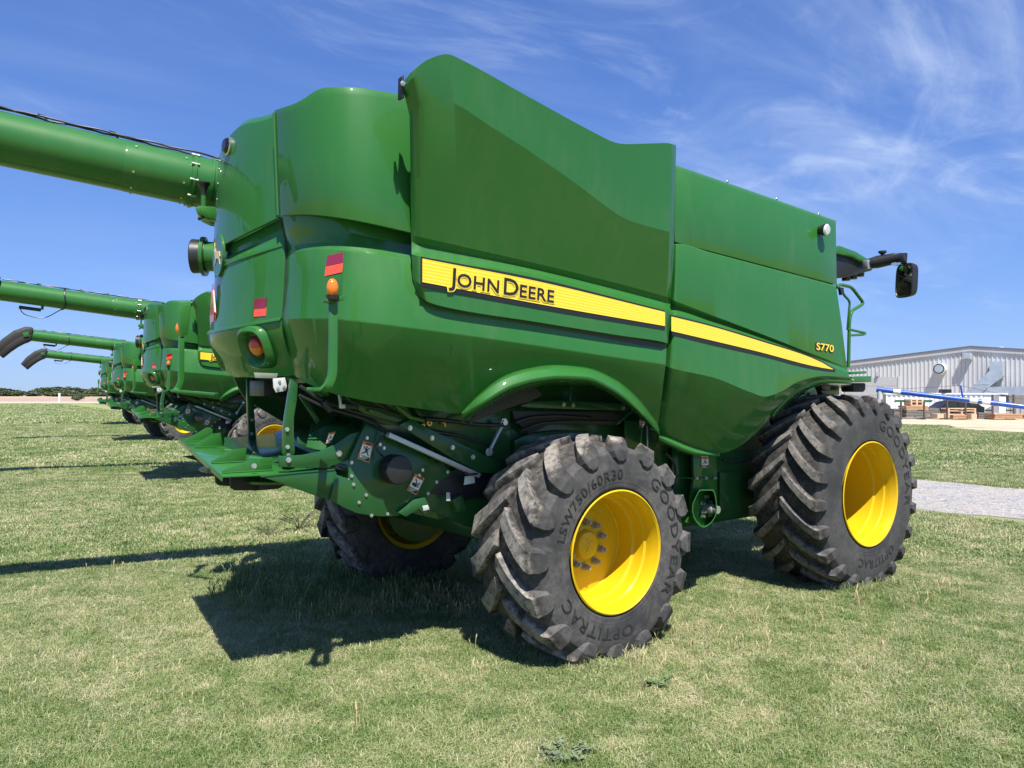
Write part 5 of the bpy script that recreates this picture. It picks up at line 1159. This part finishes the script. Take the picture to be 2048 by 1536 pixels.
def tz(px, py, d=-0.06):                                               # photo pixel -> (t, z) on the gable wall plane
    dr = W(ray(px, py)); o = Vector((CAM_S, -CAM_W, CAM_Z)); nrm = by_; tt = (R0 + by_*d - o).dot(nrm)/dr.dot(nrm); p = o + dr*tt; return (p - R0).dot(bx_), p.z
def wall_prism(name, pix, d0, d1, mat, parent):
    q = [tz(x, y) for x, y in pix]; n = len(q); vs_ = [bp(t, d, z) for d in (d0, d1) for t, z in q]
    return wobj(name, vs_, [tuple(range(n)), tuple(range(2*n - 1, n - 1, -1))] + [(i, (i+1) % n, n + (i+1) % n, n + i) for i in range(n)], mat, parent)
od = wall_prism('overhead_door', [(1690, 756), (1797, 754), (1797, 832), (1690, 832)], -0.10, -0.02, DOORG, BL)
for y in (771, 790, 809): wall_prism('door_joint', [(1690, y), (1796, y - 0.4), (1796, y + 0.4), (1690, y + 0.8)], -0.112, -0.09, FASC, od)
wall_prism('door_frame', [(1796, 752), (1800, 752), (1800, 832), (1796, 832)], -0.15, -0.02, METAL, BL)
wall_prism('wall_lamp', [(1754, 745), (1759, 745), (1758, 753), (1754, 753)], -0.3, -0.05, FASC, BL)
wall_prism('vent_box', [(1928, 706), (1945, 706), (1945, 719), (1928, 719)], -0.75, 0.0, FASC, BL); wall_prism('vent_louvre', [(1930, 707.5), (1943, 707.5), (1943, 717.5), (1930, 717.5)], -0.77, -0.72, GALV, BL)
tv_, zv_ = tz(1882, 738); cvv = bp(tv_, 0, zv_); fan = empty('x'); bpy.data.objects.remove(fan)
def disc(name, c, r0, r1, d0, d1, mat, parent, seg=28):
    vs_ = []; fs = []
    for d in (d0, d1):
        for r in (r0, r1):
            for i in range(seg): a = 2*pi*i/seg; vs_.append(c + bx_*cos(a)*r + Vector((0, 0, sin(a)*r)) + by_*d)
    for i in range(seg):
        q = (i+1) % seg
        for a, b in ((0, 1), (1, 3), (3, 2), (2, 0)): fs.append((a*seg+i, a*seg+q, b*seg+q, b*seg+i))
    return wobj(name, vs_, fs, mat, parent)
fan = disc('round_vent', cvv, 0.02, 0.50, -1.0, 0.0, WHITE, BL); disc('vent_ring', cvv, 0.37, 0.46, -1.03, -0.99, BLACK, fan); disc('vent_face', cvv, 0.02, 0.36, -1.06, -0.99, GALV, fan)
dk = wall_prism('wall_duct', [(1982, 724), (2009, 724), (2010, 752), (1998, 762), (1960, 792), (1928, 792), (1984, 742)], -1.3, -0.1, GALV, BL)
wall_prism('wall_duct', [(1985, 774), (2400, 768), (2400, 790), (1968, 793)], -1.9, -0.9, GALV, BL)
wall_prism('duct_seam', [(1953, 768), (1985, 767), (1984, 768.5), (1952, 769.5)], -1.32, -1.25, FASC, dk)
wall_prism('roof_vent', [(1988, 690), (1996, 690), (1996, 697), (1988, 697)], 3.0, 3.4, WHITE, BL)
tag(BL, 'low grey ribbed metal building with dark roof trim, round vent and blue-grey ducts', 'building')
# white ribbed shipping container in front of it
C0 = base_pt(1772, 63.0); C1 = base_pt(1968, 61.0); cxv = (C1 - C0); CL = cxv.length; cxv.normalize(); cyv = Vector((-cxv.y, cxv.x, 0)); cyv = cyv if cyv.dot(CFW) > 0 else -cyv
ctop = 1.95 - (789 - 785)*62/1540.0
CT = empty('storage_container', C0); prof = []; t = 0
while t < CL - 0.2: prof += [(t, 0.0), (t + 0.12, 0.0), (t + 0.17, 0.06), (t + 0.29, 0.06)]; t += 0.36
n = len(prof); vs_ = [cxv*t + cyv*d + Vector((0, 0, z)) for z in (0.12, ctop) for t, d in prof]; wobj('ribbed_side', vs_, [(i, i+1, n+i+1, n+i) for i in range(n-1)], WHITE, CT, ang=15)
wbox('container_roof', cxv*(CL/2 + 0.8), cxv, cyv, CL/2 + 0.85, 1.2, ctop, ctop + 0.12, WHITE, CT).location = cyv*1.15
wbox('end_panel', cxv*(CL + 0.75) + cyv*0.1, cxv, cyv, 0.75, 0.06, 0.05, ctop, WHITE, CT); wbox('container_sill', cxv*(CL/2) + cyv*0.1, cxv, cyv, CL/2, 0.08, 0.0, 0.14, FASC, CT); wbox('container_back', cxv*(CL/2) + cyv*2.3, cxv, cyv, CL/2, 0.05, 0.0, ctop, WHITE, CT)
tag(CT, 'long white ribbed steel container in front of the metal building', 'container')
vb = base_pt(1890, 62); vt = tag(wbox('exhaust_hood', vb, CR, CFW, 0.36, 0.3, ctop + 0.12, ctop + 0.42, BLACK, None), 'small black exhaust hood standing on the white container', 'exhaust hood')
# parked black car behind the racks
def car(px, dep, ln):
    c = base_pt(px, dep); r = empty('parked_car', c); ax = CR; ay = CFW
    side = [(-0.5, 0.30), (-0.5, 0.62), (-0.46, 0.72), (-0.26, 0.80), (-0.12, 1.22), (0.02, 1.36), (0.22, 1.36), (0.36, 1.20), (0.45, 0.92), (0.5, 0.85), (0.5, 0.30)]
    n = len(side); vs_ = [ax*(x*ln) + ay*y + Vector((0, 0, z)) for y in (-0.85, 0.85) for x, z in side]
    wobj('body', vs_, [tuple(range(n)), tuple(range(2*n-1, n-1, -1))] + [(i, (i+1) % n, n+(i+1) % n, n+i) for i in range(n)], CARB, r)
    for q in ([(-0.21, 0.84), (-0.10, 1.18), (0.02, 1.28), (0.04, 0.86)], [(0.06, 0.86), (0.05, 1.28), (0.20, 1.28), (0.24, 0.88)], [(0.26, 0.88), (0.23, 1.28), (0.33, 1.16), (0.40, 0.92)]):
        m = len(q); vs_ = [ax*(x*ln) + ay*(-0.86) + Vector((0, 0, z)) for x, z in q]; wobj('window', vs_, [tuple(range(m))], GLASSD, r)
    for x in (-0.31, 0.30):
        vs_ = []; seg = 20
        for d in (-0.90, -0.68):
            for i in range(seg): vs_.append(ax*(x*ln + 0.33*cos(2*pi*i/seg)) + ay*d + Vector((0, 0, 0.33 + 0.33*sin(2*pi*i/seg))))
        w_ = wobj('wheel', vs_, [tuple(range(seg)), tuple(range(2*seg-1, seg-1, -1))] + [(i, (i+1) % seg, seg+(i+1) % seg, seg+i) for i in range(seg)], RUBFLAP, r)
        vs2 = [ax*(x*ln + 0.2*cos(2*pi*i/seg)) + ay*(-0.91) + Vector((0, 0, 0.33 + 0.2*sin(2*pi*i/seg))) for i in range(seg)]; wobj('rim', vs2, [tuple(range(seg))], GALV, w_)
    tag(r, 'black car parked behind the timber racks, partly hidden', 'car')
car(1898, 59.0, 4.4)
# steel rack posts and stacked timber
def thing_box(name, px0, px1, py0, py1, dep, dp, mat, label, cat, planks=0, group=None):
    a = base_pt((px0 + px1)/2, dep); hw_ = (px1 - px0)/2*dep/1540.0; z0 = max(0.0, 1.95 - (py1 - 785)*dep/1540.0); z1 = 1.95 - (py0 - 785)*dep/1540.0
    r = empty(name, a + Vector((0, 0, z0))); rn_ = random.Random(int(px0))
    ny = max(1, planks); hh = (z1 - z0)/ny
    for i in range(ny):
        m = rn_.uniform(-0.05, 0.05)*hw_
        wbox('plank_layer' if planks else 'body', CR*m, CR, CFW, hw_*rn_.uniform(0.94, 1.0), dp, i*hh + (0.012 if i else 0), (i+1)*hh - 0.012, mat, r)
    return tag(r, label, cat, group)
def pallet(px0, px1, py0, py1, dep, mat, label, n=2):
    a = base_pt((px0 + px1)/2, dep); hw_ = (px1 - px0)/2*dep/1540.0; z0 = max(0.0, 1.95 - (py1 - 785)*dep/1540.0); z1 = 1.95 - (py0 - 785)*dep/1540.0
    r = empty('pallet', a + Vector((0, 0, z0))); h = z1 - z0
    for zq in (0.0, 0.5, 0.86):
        for q in range(-2, 3): wbox('deck_board', CFW*(q*0.22), CR, CFW, hw_, 0.06, h*zq, h*(zq + 0.13), mat, r)
    for x in (-0.93, 0.0, 0.93):
        for zq in (0.13, 0.63): wbox('bearer', CR*(x*hw_), CR, CFW, 0.06, 0.5, h*zq + 0.002, h*(zq + 0.23 if zq > 0.5 else zq + 0.37) - 0.002, mat, r)
    return tag(r, label, 'pallet', 'pallets on the timber racks')
GT = 'timber stacks in the yard'
thing_box('timber_stack', 1780, 1803, 817, 835, 57.5, 0.6, TIMG, 'weathered timber stack just right of the front tyre', 'timber', 3, GT)
thing_box('timber_stack', 1804, 1850, 820, 835, 57.0, 0.6, TIMG, 'dark weathered timber stack on the left rack', 'timber', 3, GT)
thing_box('timber_stack', 1804, 1848, 811, 820, 57.0, 0.6, TIMB, 'reddish timber bundle lying on the left rack', 'timber', 2, GT)
pallet(1815, 1839, 798, 811, 57.0, TIMP, 'pale pallets piled highest on the left rack')
pallet(1888, 1944, 816, 829, 57.0, TIMP, 'pale pallet on the middle rack in front of the car')
thing_box('timber_stack', 1866, 1900, 827, 836, 56.0, 0.5, TIMP, 'pale squared timber low under the middle rack', 'timber', 1, GT)
thing_box('timber_stack', 1897, 1932, 829, 837, 55.6, 0.5, TIMB, 'brown boards at the foot of the pale pallet', 'timber', 2, GT)
thing_box('timber_block', 1936, 1947, 827, 838, 55.0, 0.4, TIMP, 'pale wooden block beside the middle rack', 'block', 0)
thing_box('timber_stack', 1850, 1872, 816, 827, 57.4, 0.5, TIMG, 'short grey timbers in front of the car bonnet', 'timber', 2, GT)
thing_box('timber_stack', 1948, 1978, 825, 837, 57.0, 0.5, TIMG, 'dark stacked sleepers between the two racks', 'timber', 3, GT)
thing_box('timber_stack', 1979, 2037, 827, 837, 55.5, 0.6, TIMB, 'red brown planks on the right rack under the blue auger', 'timber', 3, GT)
thing_box('timber_stack', 2036, 2075, 828, 837, 57.0, 0.6, TIMG, 'dark timbers cut by the right picture edge', 'timber', 2, GT)
for px, y0, y1, lab in ((1802, 804, 836, 'leftmost rusty rack post'), (1848, 804, 836, 'second rusty rack post from the left, beside the car bonnet'), (1894, 792, 837, 'tall rusty rack post in front of the car'), (1931, 800, 837, 'rusty rack post at the rear of the car'), (1985, 789, 838, 'tall rusty post of the right rack, left one'), (2027, 789, 838, 'tall rusty post of the right rack, right one')):
    dep = 55.3; a = base_pt(px, dep); r = empty('rack_post', a); z1 = 1.95 - (y0 - 785)*dep/1540
    wbox('upright', Vector(), CR, CFW, 0.05, 0.05, 0, z1, RUST, r); wbox('foot', CFW*0.4, CR, CFW, 0.06, 0.5, 0.0, 0.08, RUST, r); wbox('rack_arm', CFW*0.45, CR, CFW, 0.04, 0.40, 0.62, 0.70, RUST, r)
    tag(r, lab, 'rack post', 'rack posts in the yard')
# row of green stakes over the left rack
for i, px in enumerate([1793 + 6.6*j for j in range(11)]):
    if 1814 < px < 1840: continue
    a = base_pt(px, 57.6); z = 1.95 - (803 - 785)*57.6/1540
    r = wobj('bent_hook', [a + CR*x + Vector((0, 0, z + h)) + CFW*d for d in (-0.3, 0.3) for x, h in ((-0.10, -0.03), (0.06, 0.12), (0.10, 0.12), (0.0, -0.06))], [(0, 1, 2, 3), (7, 6, 5, 4), (0, 1, 5, 4), (1, 2, 6, 5), (2, 3, 7, 6), (3, 0, 4, 7)], GREEN, None)
    tag(r, 'small dark green implement tine lying on the left rack', 'tine', 'tines on the left rack')
# long blue grain auger, its spout to the left
A0 = Wd(1755, 779, 44.0); A1 = Wd(2060, 815, 41.0); bd_ = (A1 - A0).normalized(); low = A0 + bd_*((A0.z - 0.25)/-bd_.z)
BA = empty('grain_auger', Vector((low.x, low.y, 0))); bo = Vector((low.x, low.y, 0))
def wpipe(name, pts, r, mat, parent, seg=12): return pipe(name, [Vector((p.x - bo.x, -(p.y - bo.y), p.z)) for p in pts], r, mat, parent, seg)
wpipe('tube', [A0, low], 0.135, BLUEP, BA, 16)
wpipe('spout', [A0 + bd_*0.12, A0 + bd_*0.12 - Vector((0, 0, 0.55))], 0.15, ALU, BA, 12); wpipe('end_cap', [A0 - bd_*0.06, A0 + bd_*0.30], 0.165, BLUEP, BA, 14)
ms_ = Wd(1926, 797, 42.4); mt = Wd(1921, 771, 42.4); wpipe('truss_mast', [ms_, mt], 0.05, BLUEP, BA, 8)
wpipe('truss_cable', [A0 + bd_*1.0 + Vector((0, 0, 0.14)), mt, A1 + bd_*2 + Vector((0, 0, 0.14))], 0.012, RUST, BA, 6)
for f in (0.11, 0.62, 0.70): q = A0.lerp(A1, f); wpipe('white_decal', [q, q + bd_*0.38], 0.139, WHITE, BA, 16)
for f in (0.3, 0.45, 0.57, 0.78, 0.9): q = A0.lerp(A1, f); wpipe('band', [q, q + bd_*0.05], 0.15, BLUEP, BA, 16)
u0 = A1 + bd_*0.2
for sgn in (-1, 1):
    ft = Vector((u0.x, u0.y, 0)) + CFW*sgn*1.0 + CR*0.6
    wpipe('undercarriage_leg', [u0 + bd_*1.5, ft + Vector((0, 0, 0.33))], 0.04, BLUEP, BA, 8)
    wp = lathe('wheel', [(-0.08, 0.2), (-0.08, 0.32), (0.08, 0.32), (0.08, 0.2)], Vector((ft.x - bo.x, -(ft.y - bo.y), 0.32)), Vector((CFW.x, -CFW.y, 0)), RUBFLAP, BA, 20)
tag(BA, 'long blue tube grain auger sloping down to the right across the yard', 'auger')
# open shed / trailer bits at the right edge
thing_box('yard_trailer', 2004, 2080, 790, 812, 60.5, 0.8, TIMG, 'grey open shed body behind the right rack', 'shed', 0)
thing_box('white_cabinet', 1990, 2004, 793, 826, 60.0, 0.5, WHITE, 'white upright cabinet at the end of the container', 'cabinet', 0)

# ================================================================== far left: trees, bush, post
BARK = plain('bark', (0.09, 0.07, 0.05), 0.9)
def leaf_mat(name, a, b):
    k = NT(name); oi = k.n('ShaderNodeObjectInfo'); ge = k.n('ShaderNodeNewGeometry'); nz = k.noise(ge.outputs['Position'], 0.9, 4)
    k.base(k.ramp(k.math('ADD', k.math('MULTIPLY', nz, 0.8), k.math('MULTIPLY', oi.outputs['Random'], 0.25)), [(0.3, a), (0.8, b)])); k.set(Roughness=0.7); return k.m
LEAFD = leaf_mat('dark_foliage', (0.030, 0.055, 0.022), (0.075, 0.105, 0.042)); LEAFL = leaf_mat('light_foliage', (0.060, 0.090, 0.030), (0.125, 0.150, 0.060)); LEAFG = leaf_mat('grey_foliage', (0.075, 0.085, 0.055), (0.13, 0.14, 0.09))
def crown(seed, n, leaf):
    r = random.Random(seed); vs_ = []; fs = []; lobes = [(r.uniform(-0.55, 0.55), r.uniform(-0.55, 0.55), r.uniform(0.10, 0.80), r.uniform(0.22, 0.42)) for _ in range(15)]
    for _ in range(n):
        lx, ly, lz, lr = r.choice(lobes); d = Vector((r.gauss(0, 1), r.gauss(0, 1), r.gauss(0, 1))).normalized()*lr*r.random()**0.35
        c = Vector((lx + d.x, ly + d.y, max(0.02, lz + d.z*0.8))); u = Vector((r.gauss(0, 1), r.gauss(0, 1), r.gauss(0, 0.6))).normalized(); v = u.cross(Vector((r.gauss(0, 1), r.gauss(0, 1), r.gauss(0, 1)))).normalized(); s_ = leaf*r.uniform(0.6, 1.4); k0 = len(vs_)
        vs_ += [c + u*s_, c + v*s_*0.7, c - u*s_, c - v*s_*0.7]; fs.append((k0, k0+1, k0+2, k0+3))
    me = bpy.data.meshes.new('crown'); me.from_pydata([tuple(v) for v in vs_], [], fs); me.update(); return me
CROWNS = [crown(s, 2400, 0.080) for s in range(4)]
def tree_trunk(seed):
    r = random.Random(seed); vs_ = []; fs = []
    def limb(a, b, r0, r1):
        a, b = Vector(a), Vector(b); d, u, v = frame(b - a); k0 = len(vs_)
        for p, q in ((a, r0), (b, r1)):
            for i in range(6): vs_.append(p + u*cos(i*pi/3)*q + v*sin(i*pi/3)*q)
        for i in range(6): fs.append((k0+i, k0+(i+1) % 6, k0+6+(i+1) % 6, k0+6+i))
    limb((0, 0, -0.05), (0.02, 0.0, 0.45), 0.045, 0.03)
    for _ in range(6): a = r.uniform(0, 6.28); limb((0.01, 0, r.uniform(0.2, 0.45)), (cos(a)*0.4, sin(a)*0.4, r.uniform(0.5, 0.8)), 0.02, 0.008)
    me = bpy.data.meshes.new('trunk'); me.from_pydata([tuple(v) for v in vs_], [], fs); me.update(); me.materials.append(BARK); return me
TRK = [tree_trunk(s) for s in range(2)]
CR_M = {}
def tree(px, top, dep, wid, mat, label, gz, name='field_tree', group='trees along the far field edge'):
    b = base_pt(px, dep); z1 = 1.95 - (top - 785.2)*dep/1540.0; h = z1 - gz; hw_ = wid/2*dep/1540.0; r = empty(name, b + Vector((0, 0, gz)), random.Random(int(px*7)).uniform(0, 6.28))
    key = (int(px*3) % 4, mat.name)
    if key not in CR_M: m = CROWNS[key[0]].copy(); m.materials.append(mat); CR_M[key] = m
    c = bpy.data.objects.new('crown', CR_M[key]); COL.objects.link(c); c.parent = r; c.scale = (hw_/0.85, hw_/0.85, h/1.08)
    t = bpy.data.objects.new('trunk', TRK[int(px) % 2]); COL.objects.link(t); t.parent = r; t.scale = (hw_, hw_, h)
    return tag(r, label, 'tree', group)
rt_ = random.Random(5)
spots = [(-40, 776, 40, LEAFD), (4, 775, 34, LEAFD), (20, 779, 26, LEAFD), (40, 781, 26, LEAFD), (56, 783, 22, LEAFD), (78, 776, 36, LEAFL), (100, 774, 40, LEAFD), (118, 772, 40, LEAFD), (134, 771, 42, LEAFD), (150, 773, 36, LEAFD), (163, 777, 24, LEAFD), (128, 786, 36, LEAFL), (146, 788, 30, LEAFL), (186, 773, 15, LEAFD), (200, 775, 24, LEAFG), (214, 777, 26, LEAFG), (178, 787, 30, LEAFL), (205, 789, 34, LEAFL), (232, 780, 30, LEAFD), (-90, 778, 44, LEAFD)]
words = ['dark round tree cut by the left picture edge', 'dark tree at the left end of the tree line', 'second dark tree from the left in the tree line', 'low dark tree left of the thin gap in the tree line', 'lowest dark tree beside the thin gap in the tree line', 'light green tree on the left shoulder of the wood', 'dark tree rising left of the wood top', 'broad dark tree left of the highest one', 'highest broad dark tree of the wood', 'dark tree right of the highest one', 'dark tree closing the right end of the wood', 'light green tree in front of the wood, behind the white post', 'light green tree in front of the wood, right one', 'slim dark upright tree standing alone right of the wood', 'grey green feathery tree right of the slim one', 'grey green tree beside the fourth combine', 'low light green tree below the slim dark one', 'low light green tree beside the far combine', 'dark tree mostly hidden by the fourth combine', 'dark tree beyond the left picture edge']
for (px, top, wid, mat), lab in zip(spots, words):
    low_ = top > 784
    tree(px, top, rt_.uniform(325, 350) if low_ else rt_.uniform(540, 620), wid*1.35, mat, lab, 0.15 if low_ else 0.3)
for i, px in enumerate(range(-70, 240, 19)):
    tree(px, 782 + 3.0*sin(px*0.21) , 345 + 4*(i % 3), 34, (LEAFD, LEAFL, LEAFD, LEAFG)[i % 4], 'low ' + ('dark', 'light green', 'dark', 'grey green')[i % 4] + ' tree in the front row of the tree line, %s from the left' % ('first', 'second', 'third', 'fourth', 'fifth', 'sixth', 'seventh', 'eighth', 'ninth', 'tenth', 'eleventh', 'twelfth', 'thirteenth', 'fourteenth', 'fifteenth', 'sixteenth', 'seventeenth')[i], 0.1)
tree(154, 790, 172, 26, LEAFL, 'ragged green bush beside the far road, right of the white post', 0.2, 'roadside_bush', None)['category'] = 'bush'
pb = base_pt(119, 150); pr_ = empty('marker_post', pb); wbox('post', Vector(), CR, CFW, 0.16, 0.10, 0, 1.75, WHITE, pr_); wbox('post_cap', Vector(), CR, CFW, 0.20, 0.14, 1.75, 1.85, WHITE, pr_); tag(pr_, 'white post standing at the far road on the left', 'post')
pb = base_pt(56, 900); pr_ = empty('radio_mast', pb); wbox('mast', Vector(), CR, CFW, 0.25, 0.25, 0, 10.5, FASC, pr_); wbox('aerial', Vector(), CR, CFW, 0.1, 0.1, 10.5, 13.5, FASC, pr_); tag(pr_, 'thin radio mast above the far tree line', 'mast')
bake()
